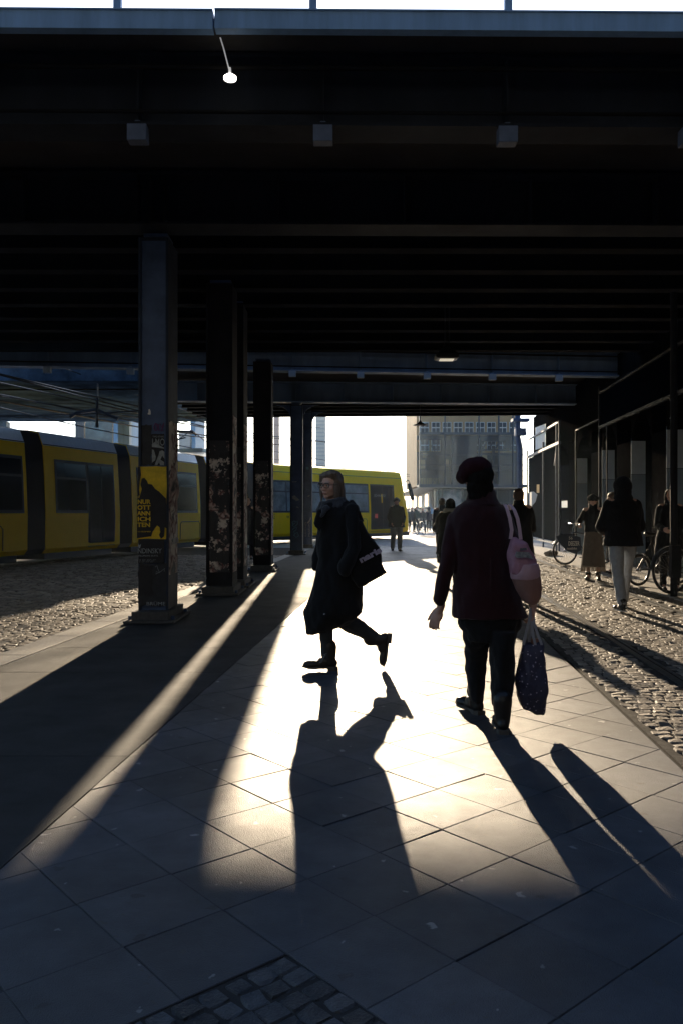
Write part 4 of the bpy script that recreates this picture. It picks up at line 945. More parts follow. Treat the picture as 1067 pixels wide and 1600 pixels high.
def hand(mb, w, d, nrm, thumb, s=1., curl=.5, spread=.12):
    """w wrist, d towards the fingers, nrm back of the hand, thumb: side the thumb leaves from"""
    w = Vector(w); d = Vector(d).normalized(); nrm = Vector(nrm); nrm = (nrm - d*nrm.dot(d)).normalized(); t = d.cross(nrm)
    if t.dot(Vector(thumb)) < 0: t = -t
    B = Matrix((t, d, nrm)).transposed()
    mb.cap(w - d*.03*s, w + d*.02*s, .024*s, .026*s)
    mb.ell(w + d*.05*s, (.040*s, .052*s, .015*s), ax=B)
    for i, (off, L, cm) in enumerate(((.030, .072, .8), (.010, .080, 1.), (-.010, .075, 1.1), (-.029, .060, 1.25))):
        p = w + d*.088*s + t*off*s; a = off*spread*30; dirv = (d + t*a*.3).normalized(); ang = 0
        for k, f in enumerate((.45, .32, .25)):
            ang += curl*cm*(.55 if k == 0 else .8); v = dirv*math.cos(ang) - nrm*math.sin(ang); q = p + v*L*f*s
            mb.cap(p, q, (.0092-.0008*k)*s, (.0086-.0010*k)*s, 8); p = q
    p = w + d*.02*s + t*.026*s; v = (d*.9 + t*.42 - nrm*.2).normalized()
    for k, L in enumerate((.036, .032, .026)):
        q = p + v*L*s; mb.cap(p, q, (.0125-.0015*k)*s, (.0112-.0015*k)*s, 8); p = q; v = (v + d*.3 - nrm*.25*curl).normalized()
def shoe(t, ankle, toe_dir, L=.26, w=.046, m='leather', sole='sole', boot=.0, pitch=0., heelh=.02, up=None, name='shoe', zfoot=None):
    """ankle joint centre sits .09 above the sole; pitch>0 heel raised"""
    f = Vector(toe_dir).normalized(); u = Vector(up or (0,0,1)); r = f.cross(u).normalized(); u = r.cross(f)
    if pitch:
        Q = Matrix.Rotation(-R(pitch), 3, r); f = Q @ f; u = Q @ u
    B = Matrix((r, f, u)).transposed(); a = Vector(ankle); P = lambda x, y, z: a + B @ Vector((x, y, z))
    b = MB(); e = lambda p, q: b.ell(P(*p), q, ax=B)
    e((0,-.03,-.05), (w*.82,.045,.04)); e((0,.05,-.055), (w*.9,.07,.036)); e((0,L-.125,-.056), (w,.072,.035)); b.cap(P(0,-.015,-.03), P(0,.06,-.035), .042, .036)
    b.cap(P(0,-.01,-.04), P(0,-.005,.02+boot), .046, .050+boot*.15)
    b = blob(b, .007, 5); so_ = b.build(name, M[m], t); so_.data.polygons.foreach_set('use_smooth', [True]*len(so_.data.polygons))
    b = MB(); out = [(-.62,-.075),(-.9,-.04),(-.72,.03),(-1.02,.10),(-.98,L-.11),(-.6,L-.065),(0,L-.05),(.6,L-.065),(.98,L-.11),(1.02,.10),(.72,.03),(.9,-.04),(.62,-.075)]
    b.loft([[P(x*w, y, z+ (.012 if y > L-.1 else 0)) for x, y in out] for z in (-.09, -.074)], smooth=False)
    if heelh: b.loft([[P(x*w*.95, y, z) for x, y in ((-.62,-.075),(-.9,-.04),(-.72,.01),(.72,.01),(.9,-.04),(.62,-.075))] for z in (-.09-heelh, -.089)], smooth=False)
    b.build('sole', M[sole], so_); return so_
def sk(pts, th, k):  # leg/arm chain helper
    pass
def person(label, pos, yaw, H=1.74, legs=((18,8),(-14,22)), arms=((10,8,20),(-12,8,15)), lean=2, top='blackwool', bottom='blacktrouser', shoem='leather', solem='sole',
           hat=None, hair='hairdark', hairstyle='short', hem=.82, legw=1., coatw=1., hood=None, skirt=None, group=None, headyaw=0, headpitch=0, vox=.012, scarf=None, bagside=None, fold=.012, legtop=None, cat='person', longhair=False, hoodm=None, handhold=None):
    k = H/1.74; pos = Vector(pos); ya = R(yaw); f = Vector((math.sin(ya), math.cos(ya), 0)); r = Vector((math.cos(ya), -math.sin(ya), 0)); u = Vector((0,0,1)); ln = R(lean)
    def P(x, y, z): z *= k; return pos + r*x*k + f*(y*k + (math.sin(ln)*(z-.95*k) if z > .95*k else 0)) + u*z
    J = []                                # legs first, in a frame whose hip height is solved so that the lower foot stands on the ground
    low = 9
    for i, sgn in ((0, -1), (1, 1)):
        th, kn = R(legs[i][0]), R(legs[i][1]); hip = Vector((sgn*.088, 0, 0)); knee = hip + Vector((sgn*.005, math.sin(th)*.43, -math.cos(th)*.43)); sh = th-kn
        ank = knee + Vector((sgn*.005, math.sin(sh)*.41, -math.cos(sh)*.41)); J.append((hip, knee, ank)); low = min(low, ank.z-.09)
    hz = -low; legsP = [[P(p.x, p.y, p.z+hz) for p in q] for q in J]; dz = hz - .93
    t = thing('person', label, cat, pos, group)
    def T(x, y, z): return P(x, y, z+dz)
    hc = T(0, .02, 1.60); hy = ya + R(headyaw); hp = R(headpitch); hf = Vector((math.sin(hy)*math.cos(hp), math.cos(hy)*math.cos(hp), math.sin(hp))); HB = basis(hf)
    arm = []
    for i, sgn in ((0, -1), (1, 1)):
        pt, ab, el = (R(v) for v in arms[i][:3]); s0 = Vector((sgn*.165, 0, 1.375)); d1 = Vector((sgn*math.sin(ab), math.sin(pt), -math.cos(pt)*math.cos(ab))).normalized(); e0 = s0 + d1*.29
        inn = arms[i][3] if len(arms[i]) > 3 else 0; fa = Vector((sgn*(math.sin(ab)*.6 - inn), math.sin(pt+el), -math.cos(pt+el))).normalized(); w0 = e0 + fa*.25; arm.append([s0, e0, w0, fa, sgn])
    # one continuous body
    b = MB(); head(b, hc, HB, k)
    b.cap(T(-.15,0,1.41), T(.15,0,1.41), .055*k, .055*k); b.cap(T(0,.0,1.36), T(0,0,1.50), .09*k, .055*k)
    b.ell(T(0,0,1.28), (.15*k,.10*k,.17*k), ax=basis(f)); b.ell(T(0,0,1.02), (.14*k,.10*k,.16*k), ax=basis(f)); b.cap(T(-.06,0,.93), T(.06,0,.93), .10*k, .10*k)
    for hip, knee, ank in legsP: b.cap(hip, knee, .078*k, .05*k); b.cap(knee, ank, .05*k, .034*k); b.cap(ank, ank+f*.1*k-u*.04*k, .034*k, .03*k)
    for s0, e0, w0, fa, sgn in arm:
        S0, E0, W0 = T(*s0), T(*e0), T(*w0); b.cap(S0, E0, .038*k, .03*k); b.cap(E0, W0, .03*k, .024*k); hand(b, W0, (W0-E0), r*sgn, f, k, .6)
    blob(b, vox*.8, 3).build('body', M['skin'], t)
    # trousers
    if not skirt or skirt == 'both':
        b = MB()
        b.cap(T(-.07,-.01,.95), T(.07,-.01,.95), .118*k, .118*k)
        for i, (hip, knee, ank) in enumerate(legsP):
            a_ = ank + u*.015; b.cap(hip, knee, .098*k*legw, .070*k*legw); b.cap(knee, a_, .070*k*legw, .056*k*legw)
        blob(b, vox, 6, fold*.8, .07).build('trousers', M[bottom], t)
    if skirt:
        b = MB(); n = 36; z1, z0, w1, w0 = skirt if isinstance(skirt, tuple) else (.95, .3, .16, .24); rings = []
        for j in range(15):
            q = j/14; z = z1+(z0-z1)*q; w = w1+(w0-w1)*q**.8
            rings.append([T(0,0,z) + r*math.cos(2*math.pi*i/n)*(w*(1+.06*q*math.sin(i*2.6)))*k + f*math.sin(2*math.pi*i/n)*w*.8*(1+.06*q*math.sin(i*2.6))*k for i in range(n)])
        b.loft(rings); b.build('skirt', M[bottom], t)
    for i, (hip, knee, ank) in enumerate(legsP):
        low_ = ank.z < .1*k+.02; shoe(t, ank, f + r*(.12 if i else -.12), .27*k, .045*k, shoem, solem, boot=.02, pitch=0 if low_ else min(60, max(0, (ank.z-.09)*150)), heelh=.0)
    # jacket, sleeves, collar
    b = MB(); n = 28; cw = coatw; lv = [(1.48,.065,.07), (1.445,.105,.09), (1.40,.152,.112), (1.34,.183,.130), (1.2,.178,.134), (1.05,.172,.136), (.95,.185,.146), (hem,.19+.03*(.95-hem)/.3,.150)]
    b.loft([[T(0, -.008, z) + r*math.cos(2*math.pi*i/n)*wx*cw*k + f*math.sin(2*math.pi*i/n)*wy*cw*k for i in range(n)] for z, wx, wy in lv])
    b.cap(T(-.13,0,1.372), T(.13,0,1.372), .064*k*cw, .064*k*cw)
    for s0, e0, w0, fa, sgn in arm:
        b.cap(T(*s0), T(*e0), .060*k*cw, .054*k*cw); b.cap(T(*e0), T(*(w0 - fa*.01)), .056*k*cw, .043*k*cw)
    blob(b, vox, 5, fold, .09).build('coat' if hem < .7 else 'jacket', M[top], t)
    b = MB(); n = 20
    b.loft([[T(0,-.012+.1*(z-1.44),z) + r*math.cos(2*math.pi*i/n)*w*k + f*math.sin(2*math.pi*i/n)*w*1.05*k for i in range(n)] for z, w in ((1.43,.10), (1.47,.085), (1.53,.078), (1.535,.068), (1.47,.06))], cap=False)
    b.build('collar', M[scarf or top], t)
    if hood == 'down':
        b = MB(); b.cap(T(-.09,-.07,1.47), T(.09,-.07,1.47), .055*k, .055*k); b.cap(T(-.1,.0,1.47), T(-.07,-.06,1.48), .045*k, .05*k); b.cap(T(.1,.0,1.47), T(.07,-.06,1.48), .045*k, .05*k); blob(b, .01, 4, .008, .06).build('hood', M[hoodm or top], t)
    e = lambda mb, p, q: mb.ell(hc + HB @ (Vector(p)*k), tuple(v*k for v in q), ax=HB, n=20, m=14)
    if hood == 'up':
        b = MB(); e(b, (0,-.03,.03), (.115,.125,.125)); e(b, (0,-.03,-.06), (.105,.115,.11)); e(b, (0,-.06,-.13), (.12,.10,.07)); blob(b, .012, 4, .01, .08).build('hood', M[top], t)
    elif hat == 'beanie':
        b = MB(); e(b, (0,-.018,.052), (.088,.106,.082)); e(b, (0,-.025,.125), (.03,.03,.02)); b.cap(hc+HB@(Vector((-.06,-.02,.04))*k), hc+HB@(Vector((.06,-.02,.04))*k), .06*k, .06*k); blob(b, .009, 3).build('beanie', M[hair if hair in ('bluehat',) else 'blackwool'], t)
    if hair and not (hood == 'up'):
        b = MB(); e(b, (0,-.03,.032), (.083,.092,.088)); e(b, (0,-.045,-.03), (.076,.07,.06))
        if hairstyle == 'long':
            for q in (-1, 1): b.cap(hc+HB@(Vector((q*.06,-.02,.02))*k), hc+HB@(Vector((q*.07,-.03,-.16))*k), .035*k, .03*k)
            e(b, (0,-.07,-.10), (.075,.045,.10))
        if hairstyle == 'bushy': e(b, (0,-.02,.05), (.10,.11,.09)); e(b, (0,-.05,-.01), (.10,.08,.08))
        if hair != 'bluehat': blob(b, .009, 3, .008, .03).build('hair', M[hair], t)
    return t
def levels(lv, Yb, dep, ycen=0., n=40, sq=.9, wav=0.):
    """stack of rounded cross-sections: (photo y, left x, right x) at depth Yb; dep: half thickness per level"""
    rings = []
    for i, (py, xl, xr) in enumerate(lv):
        a = at(xl, py, Yb); b_ = at(xr, py, Yb); c = (a+b_)/2; hw = (b_.x-a.x)/2; d = dep[i] if isinstance(dep, (list, tuple)) else dep
        rings.append([Vector((c.x + hw*math.copysign(abs(math.cos(q))**sq, math.cos(q)), c.y + ycen + d*math.copysign(abs(math.sin(q))**sq, math.sin(q))*(1+wav*math.sin(5*q+i*.3)), c.z)) for q in (2*math.pi*j/n for j in range(n))])
    return rings
# ================================================================ the woman walking away in the red beret
YA = 5.05; A = lambda x, y, Y=YA: at(x, y, Y); s1 = YA/FP
W1 = thing('person', 'person in dark red jacket and red beret walking away, seen from the back', 'person', A(765, 1150, 4.9) * 1)
W1.location = (A(765, 1100, 4.95).x, 4.95, 0)
fwd = Vector((.1, 1, 0)).normalized(); HB = basis((.10, .99, -.02))
hc = A(748, 751); b = MB(); head(b, hc, HB, .98)
b.cap(A(717,812), A(780,812), .055, .055); b.ell(A(751,850), (.16,.10,.20)); b.ell(A(757,930), (.16,.11,.18)); b.cap(A(742,965), A(785,965), .10, .10)
kneeL, ankL = A(743,1040,5.22), Vector((A(742,1090,5.33).x, 5.33, .10)); kneeR, ankR = A(785,1048,5.02), Vector((A(784,1130,4.87).x, 4.87, .10))
b.cap(A(743,975), kneeL, .065, .045); b.cap(kneeL, ankL, .052, .036); b.cap(A(785,975), kneeR, .085, .055); b.cap(kneeR, ankR, .055, .036)
for q in (ankL, ankR): b.cap(q, q+Vector((0,.1,-.045)), .034, .028)
shL, elL, wrL = A(711,812), A(697,882,5.0), A(687,951,5.12); shR, elR, wrR = A(786,814), A(811,884,5.0), A(832,945,5.02)
b.cap(shL, elL, .036, .03); b.cap(elL, wrL, .03, .024); b.cap(shR, elR, .036, .03); b.cap(elR, wrR, .036, .026)
hand(b, wrL, (-.38,.10,-1), (-.55,-.8,.0), (-.6,1,-.3), .98, .55, .06)
hand(b, wrR, (.0,.0,-1), (.9,-.2,0), (0,1,0), .92, 1.1, .1)
blob(b, .0055, 3).build('body', M['skin'], W1)
# hair, beret
b = MB(); e = lambda p, q: b.ell(hc + HB @ Vector(p), q, ax=HB, n=22, m=14)
e((0,-.03,.03), (.086,.094,.088)); e((0,-.04,-.045), (.082,.066,.07)); e((.0,-.045,-.10), (.070,.05,.05)); blob(b, .006, 3, .007, .025).build('hair', M['hairdark'], W1)
b = MB(); cb = A(742, 733); Bt = Matrix.Rotation(R(-7), 3, 'Y')
b.ell(cb, (.103,.12,.076), ax=Bt, n=30, m=16); b.ell(A(723,744), (.040,.09,.045), ax=Bt); b.ell(A(751,744), (.076,.098,.072)); b.cap(A(742,716), A(743,712), .006, .004)
blob(b, .006, 4, .008, .06).build('beret', M['redhat'], W1)
# jacket
lv = [(774,737,771), (780,731,774), (786,721,780), (792,711,786), (800,704,792), (815,701,797), (840,702,800), (870,706,803), (900,709,806), (930,706,812), (950,705,817), (964,705,823)]
b = MB(); b.loft(levels(lv, YA, [.07,.085,.10,.115,.125,.14,.15,.15,.15,.16,.165,.17]))
b.cap(shL, elL, .057, .05); b.cap(elL, A(687,936,5.08), .05, .043); b.cap(shR, elR, .06, .052); b.cap(elR, A(831,932,5.02), .052, .046)
jk = blob(b, .0085, 5, .010, .10).build('jacket', M['darkred'], W1)
b = MB(); n = 26; c0 = A(752, 776)
b.loft([[c0 + Vector((w*math.cos(2*math.pi*i/n), w*1.05*math.sin(2*math.pi*i/n), z)) for i in range(n)] for z, w in ((-.05,.115), (-.01,.092), (.035,.084), (.04,.072), (-.01,.066))], cap=False); b.build('collar', M['darkred'], W1)
b = MB(); b.loft([[Vector((A(x,0).x, YA+dy, A(0,y).z)) for x, dy in ((757,-.155),(759,-.16),(761,-.155))] for y in (870,920,963)], cap=False, closed=False, smooth=False); b.build('back_seam', M['darkred'], jk)
# trousers
b = MB(); b.cap(A(743,968), A(785,968), .115, .115); b.cap(A(744,985), kneeL, .085, .066); b.cap(kneeL, ankL+Vector((0,0,.03)), .066, .052); b.cap(A(784,985), kneeR, .085, .068)
b.loft(levels([(960,721,806), (975,720,806), (990,724,804), (1000,727,802)], YA, [.14,.14,.13,.11]))
b.loft(levels([(985,722,764), (1000,727,762), (1020,727,760.5), (1045,727,758.5), (1072,730,756), (1095,733,753)], 5.2, [.10,.10,.095,.085,.08,.075], ycen=.0))
b.loft(levels([(985,762,804), (1003,764,802), (1030,765,802.5), (1055,767,802), (1080,767,800), (1105,769,797)], 4.98, [.10,.10,.095,.085,.08,.072], ycen=.0))
blob(b, .009, 4, .010, .07).build('trousers', M['blacktrouser'], W1)
shoe(W1, ankR, (.06,1,0), .26, .046, 'leather', 'sole', boot=.07, heelh=.012)
shoe(W1, ankL, (-.38,.9,0), .27, .048, 'leather', 'sole', boot=.05, heelh=.012)
# pink shoulder bag
M['pink'] = mat('mauve pink leather', (.44,.20,.26), .5, var=.25, vs=9, bump=.3, bs=30); M['pinkpale'] = mat('pale pink leather', (.55,.32,.35), .5, var=.2, vs=9); M['tan'] = mat('dusky tan leather', (.30,.15,.12), .5, var=.2, vs=9)
M['silver'] = mat('silver sequin cloth', (.45,.48,.52), .4, metal=.5, var=.6, vs=60)
M['pinkstrap'] = mat('pale mauve strap', (.58,.40,.47), .5)
BG = thing('shoulder_bag', 'mauve pink bucket bag with pale straps on the shoulder of the dark red jacket', 'bag', A(818, 940, 4.78)*1)
YP_ = 4.80
b = MB(); b.loft(levels([(838,797,806), (848,795,822), (860,793,829), (872,793,834), (884,794,838), (897,796,841.5)], YP_, [.02,.045,.065,.075,.085,.09], n=26), cap=True)
bag = blob(b, .007, 4, .012, .06).build('bag_body', M['pink'], BG)
b = MB(); b.loft(levels([(880,803,839), (890,800,842), (897,797,842.5), (905,798,842)], YP_-.004, [.082,.092,.095,.095], n=26)); blob(b, .006, 3, .004, .05).build('pale_panel', M['pinkpale'], bag)
b = MB(); b.loft(levels([(899,797,843), (910,801,844.5), (922,806,845), (932,812,844), (940,818,839), (944,824,834)], YP_, [.096,.098,.095,.09,.08,.05], n=26)); blob(b, .006, 3, .003, .05).build('base_panel', M['tan'], bag)
b = MB(); b.prism([at(x, y, YP_-.088) for x, y in ((806,862),(826,863),(834,874),(820,871),(808,872),(804,869))], (0,.01,0)); b.build('sequin_panel', M['silver'], bag)
b = MB(); b.prism([at(x, y, YP_-.082) for x, y in ((812,857),(822,856),(822.5,859),(812,860))], (0,.012,0)); b.build('buckle', M['chrome'], bag)
for pts, in (([(797,842),(799,828),(796,810),(792,796),(789,789)],), ([(813,843),(811,826),(808,810),(803,797),(797,789)],)):
    b = MB(); q = [at(x, y, YP_-.02+.05*(i/4)**2) for i, (x, y) in enumerate(pts)] + [at(pts[-1][0]-1.5, pts[-1][1]-1.5, 5.05), at(pts[-1][0]-1, pts[-1][1]+8, 5.18)]
    b.loft([[p+Vector((-.010,0,0)), p+Vector((.010,0,0)), p+Vector((.010,.005,0)), p+Vector((-.010,.005,0))] for p in q], smooth=False); b.build('strap', M['pinkstrap'], BG)
# blue sequinned tote held in the right hand
m = mat('dark blue sequinned cloth', (.045,.05,.11), .55, var=.3, vs=12, bump=.4, bs=60); nt = m.node_tree; N = nt.nodes.new; L = nt.links.new; bs_ = nt.nodes['Principled BSDF']
tc = N('ShaderNodeTexCoord'); v = N('ShaderNodeTexVoronoi'); v.inputs['Scale'].default_value = 42; L(tc.outputs['Object'], v.inputs['Vector']); c = N('ShaderNodeValToRGB'); c.color_ramp.elements[0].position = .17; c.color_ramp.elements[0].color = (1,1,1,1); c.color_ramp.elements[1].position = .24; c.color_ramp.elements[1].color = (0,0,0,1)
L(v.outputs['Distance'], c.inputs[0]); src = bs_.inputs['Base Color'].links[0].from_socket; mx = N('ShaderNodeMix'); mx.data_type = 'RGBA'; L(c.outputs[0], mx.inputs['Factor']); L(src, mx.inputs['A']); mx.inputs['B'].default_value = (.42,.40,.52,1); L(mx.outputs['Result'], bs_.inputs['Base Color'])
M['bluebag'] = m; M['strapg'] = mat('grey white strap', (.32,.34,.40), .6)
TB = thing('tote_bag', 'dark blue tote bag with pale sequins held low in the right hand', 'bag', A(830, 1116, 5.0)*1)
b = MB(); b.loft(levels([(1004,817,846), (1012,814,848), (1025,810,850), (1045,806,852), (1065,805,854), (1085,806,854), (1098,809,853), (1106,816,852.5), (1112,828,851), (1116,838,849)], 5.0, [.02,.04,.055,.065,.07,.065,.055,.05,.035,.012], n=30, sq=.8))
blob(b, .006, 2, .016, .08).build('bag_body', M['bluebag'], TB)
for pts in ([(829,950),(826,970),(821,990),(817,1008)], [(831,950),(834,975),(840,992),(846,1008)], [(830,950),(829,975),(827,990),(826,1006)], [(832,950),(830,972),(832,992),(836,1008)]):
    b = MB(); q = [at(x, y, 5.0+(.02 if pts[1][0] % 2 else -.03)*i/3) for i, (x, y) in enumerate(pts)]
    b.loft([[p+Vector((-.008,0,0)), p+Vector((.008,0,0)), p+Vector((.008,.004,0)), p+Vector((-.008,.004,0))] for p in q], smooth=False); b.build('strap', M['strapg'], TB)
b = MB(); b.box(at(836, 1004, 5.0), (.05,.03,.05), .3); b.build('paper_inside', M['tan'], TB)
# ================================================================ the woman crossing in the long black coat
YW = 6.74; A = lambda x, y, Y=YW: at(x, y, Y)
W2 = thing('person', 'person with glasses and shoulder length hair in a long black coat striding to the left', 'person', (A(520,1048).x, YW, 0))
th_ = R(36); HF = Vector((-math.sin(th_), -math.cos(th_), -.06)).normalized(); HB = basis(HF, (.05,0,1)); hc = A(516.5, 758.5)
b = MB(); head(b, hc, HB, .95)
b.ell(A(530,830), (.15,.12,.22)); b.cap(A(515,800), A(545,800), .06, .06); b.ell(A(530,900), (.14,.13,.20))
b.cap(A(522,925), A(508,985), .075, .046); b.cap(A(508,985), A(512,1028), .046, .032); b.cap(A(512,1028), A(500,1040), .034, .03)
b.cap(A(535,925), A(536,968,6.8), .075, .055); b.cap(A(536,968,6.8), A(588,998,6.85), .055, .032); b.cap(A(588,998,6.85), A(596,1012,6.85), .034, .03)
b.cap(A(545,802,6.66), A(550,855,6.60), .03, .028); b.cap(A(550,855,6.60), A(540,885,6.64), .028, .024); hand(b, A(540,885,6.65), (-.5,.2,-.8), (.3,-1,0), (-1,0,.3), .85, .7)
b.cap(A(510,802,6.83), A(506,850,6.86), .03, .028); b.cap(A(506,850,6.86), A(508,885,6.82), .028, .024); hand(b, A(508,885,6.82), (.1,-.1,-1), (-.3,1,0), (-1,0,.3), .9, .7)
blob(b, .0055, 2).build('body', M['skin2'], W2)
for q in (-1, 1):
    b = MB(); b.ell(hc + HB @ Vector((q*.030,.077,.0)), (.0125,.010,.0075), ax=HB); ey = b.build('eye', M['eyew'], W2)
    b = MB(); b.ell(hc + HB @ Vector((q*.030+.001,.086,.0)), (.005,.003,.005), ax=HB); b.build('iris', M['iris'], ey)
    b = MB(); b.cap(hc+HB@Vector((q*.014,.090,.022)), hc+HB@Vector((q*.046,.080,.023)), .0038, .0028); b.build('eyebrow', M['hairash'], W2)
b = MB(); b.cap(hc+HB@Vector((-.019,.090,-.0625)), hc+HB@Vector((.019,.090,-.0625)), .003, .003); b.build('lips', mat('lips', (.28,.10,.09), .5), W2)
g = MB()
for q in (-1, 1):
    pts = [hc + HB @ Vector((q*.032 + .025*math.copysign(abs(math.cos(a))**.6, math.cos(a)), .099-.10*abs(q*.032+.025*math.cos(a))**1.7*2, .001 + .0175*math.copysign(abs(math.sin(a))**.7, math.sin(a)))) for a in (2*math.pi*i/24 for i in range(24))]
    g.tube(pts + [pts[0]], .0026, 6, False); g.tube([hc+HB@Vector((q*.056,.092,.008)), hc+HB@Vector((q*.076,.03,.008)), hc+HB@Vector((q*.080,-.012,.004))], .0026, 6)
g.tube([hc+HB@Vector((-.008,.100,.005)), hc+HB@Vector((.008,.100,.005))], .0026, 6)
gl = g.build('glasses', M['black'], W2)
# hair: a swept shell plus many strands
b = MB(); e = lambda p, q: b.ell(hc + HB @ Vector(p), q, ax=HB, n=22, m=14)
e((0,-.032,.04), (.086,.092,.088)); e((.0,.02,.082), (.066,.055,.034)); e((.05,-.025,-.02), (.036,.055,.075)); e((-.045,-.06,-.03), (.045,.045,.08)); e((0,-.075,-.05), (.08,.05,.11)); e((-.03,.03,.098), (.05,.045,.028))
H = lambda x, y, z: hc + HB @ Vector((x, y, z))
b.cap(H(.055,.045,.075), H(.083,.015,.0), .022, .018); b.cap(H(.083,.015,.0), H(.084,.018,-.07), .018, .013); b.cap(H(.084,.018,-.07), H(.078,.03,-.105), .013, .006)
b.cap(H(-.055,.03,.075), H(-.084,-.03,.02), .022, .020); b.cap(H(-.084,-.03,.02), H(-.088,-.055,-.09), .022, .018); b.cap(H(-.088,-.055,-.09), H(-.082,-.06,-.14), .018, .008)
hr = blob(b, .006, 3, .007, .022).build('hair', M['hairash'], W2)
b = MB()
for i in range(90):
    a = rnd.uniform(0, 2*math.pi) if i % 2 else rnd.choice((R(40), R(140))) + rnd.gauss(0,.25); x0, y0 = math.cos(a), math.sin(a)
    if y0 > .75: continue
    z1 = -.10 - rnd.random()*.05; pts = []
    for t_ in (0, .3, .6, .85, 1):
        z = .10*(1-t_)+z1*t_; rr = (.045+.055*min(1, t_*2.2)) + rnd.gauss(0,.003); pts.append(hc + HB @ Vector((x0*rr*.95, -.03+y0*rr*.95, z)))
    b.tube(pts, [.004,.005,.005,.004,.0012], 5)
b.build('loose_strands', M['hairash'], hr)
# coat
lv = [(783,510,542), (787,501,551), (792,498,558), (803,497,562), (815,496,563), (830,498,566), (850,497,568), (873,496,568), (900,492,568), (915,489,567.5), (934,484,567), (950,478,567), (957,475.5,566), (966,476,556), (976,477.5,541), (984,479,522), (990,480,505)]
b = MB(); b.loft(levels(lv, YW, [.08,.11,.13,.15,.155,.16,.16,.165,.17,.175,.18,.18,.18,.17,.15,.12,.08], wav=.03))
b.cap(A(549,797,6.62), A(553,855,6.55), .062, .056); b.cap(A(553,855,6.55), A(538,892,6.52), .056, .048)
b.cap(A(508,800,6.85), A(501,850,6.92), .055, .05); b.cap(A(501,850,6.92), A(495,885,6.86), .05, .044)
b.cap(A(497,822,6.64), A(492,817,6.62), .02, .012); b.cap(A(500,800,6.65), A(494,818,6.62), .025, .018)
ct = blob(b, .0075, 2, .020, .11).build('coat', M['blackwool'], W2)
b = MB(); b.ell(A(507,960,6.56), (.008,.006,.008)); b.build('button', M['chrome'], ct)
b = MB(); b.prism([A(x, y, 6.60) for x, y in ((498,800),(492,822),(500,830),(508,808))], (0,.015,0)); b.build('lapel', M['blackwool'], ct)
b = MB(); cn = A(522, 789)
for i in range(3): 
    n = 30; rr = .078+.012*i; rings = []
    pts = [cn + Vector((rr*1.15*math.cos(2*math.pi*j/n)-.012, rr*math.sin(2*math.pi*j/n), .025-.025*i + .022*math.cos(2*math.pi*j/n) + .008*math.sin(3*j+i))) for j in range(n)]; b.tube(pts+[pts[0]], .024, 8, False)
b.cap(A(509,794,6.62), A(503,806,6.58), .028, .016)
blob(b, .008, 2, .006, .03).build('scarf', M['scarf'], W2)
# trouser legs and boots
b = MB(); b.cap(A(520,930), A(509,978), .085, .058); b.cap(A(509,978), A(511.5,1024), .062, .050); b.cap(A(535,930), A(537,968,6.8), .09, .078); b.cap(A(537,968,6.8), A(584,996,6.85), .084, .054)
blob(b, .008, 4, .008, .06).build('trousers', M['greytrouser'], W2)
s_ = shoe(W2, A(514,1048,YW)+Vector((0,0,.112)), (-1,-.12,0), .27, .044, 'browleather', 'sole', boot=.07, heelh=.022)
b = MB()
for i in range(5): p = A(501+1.8*i, 1036-3.2*i, YW-.045); b.tube([p+Vector((-.012,-.0,.0)), p+Vector((.012,-.006,.012))], .0022, 5)
b.tube([A(502,1030,6.69), A(498,1026,6.68), A(496,1030,6.68), A(500,1033,6.68)], .002, 5); b.build('laces', M['pwhite'], s_)
fdir = Vector((-.12,-.1,-1)); shoe(W2, A(590.5,1001,6.85), fdir, .26, .042, 'browleather', 'sole', boot=.05, heelh=.02, up=(-1,0,.1))
# tote bag on her shoulder
TT = thing('tote_bag', 'black cloth tote bag with lilac lettering slung behind the long black coat', 'bag', A(585, 917, 6.58)*1)
YT = 6.60
b = MB(); o1 = [(560,812),(566,812),(573,829),(583,843),(593,855),(596.5,868),(597,881),(600,889),(604,895),(587,906),(569,916),(560,919),(548,905),(545,870),(552,835)]
def outl(sc, Y): cxp = sum(p[0] for p in o1)/len(o1); cyp = sum(p[1] for p in o1)/len(o1); return [at(cxp+(x-cxp)*sc, cyp+(y-cyp)*sc, Y) for x, y in o1]
b.loft([outl(.88, YT-.045), outl(.97, YT-.03), outl(1, YT), outl(.97, YT+.03), outl(.88, YT+.045)])
tb = blob(b, .006, 2, .008, .09).build('bag_body', M['blackwool'], TT)
b = MB(); q = [A(566,815,YT), A(560,800,6.6), A(553,786,6.66), A(549,781,6.74), A(548,790,6.86)]
b.loft([[p+Vector((-.014,0,0)), p+Vector((.014,0,0)), p+Vector((.014,.006,0)), p+Vector((-.014,.006,0))] for p in q], smooth=False); b.build('strap', M['blackwool'], TT)
M['lilac'] = mat('lilac print', (.42,.38,.50), .6)
o0 = at(563.5, 879.5, YT-.062); o1_ = at(597, 862, YT-.062); text('lettering', 'naris', M['lilac'], tb, o0, (o1_-o0), Vector((-(o1_-o0).z, 0, (o1_-o0).x)), .068, fit=(o1_-o0).length, depth=.004, bold=.0035)
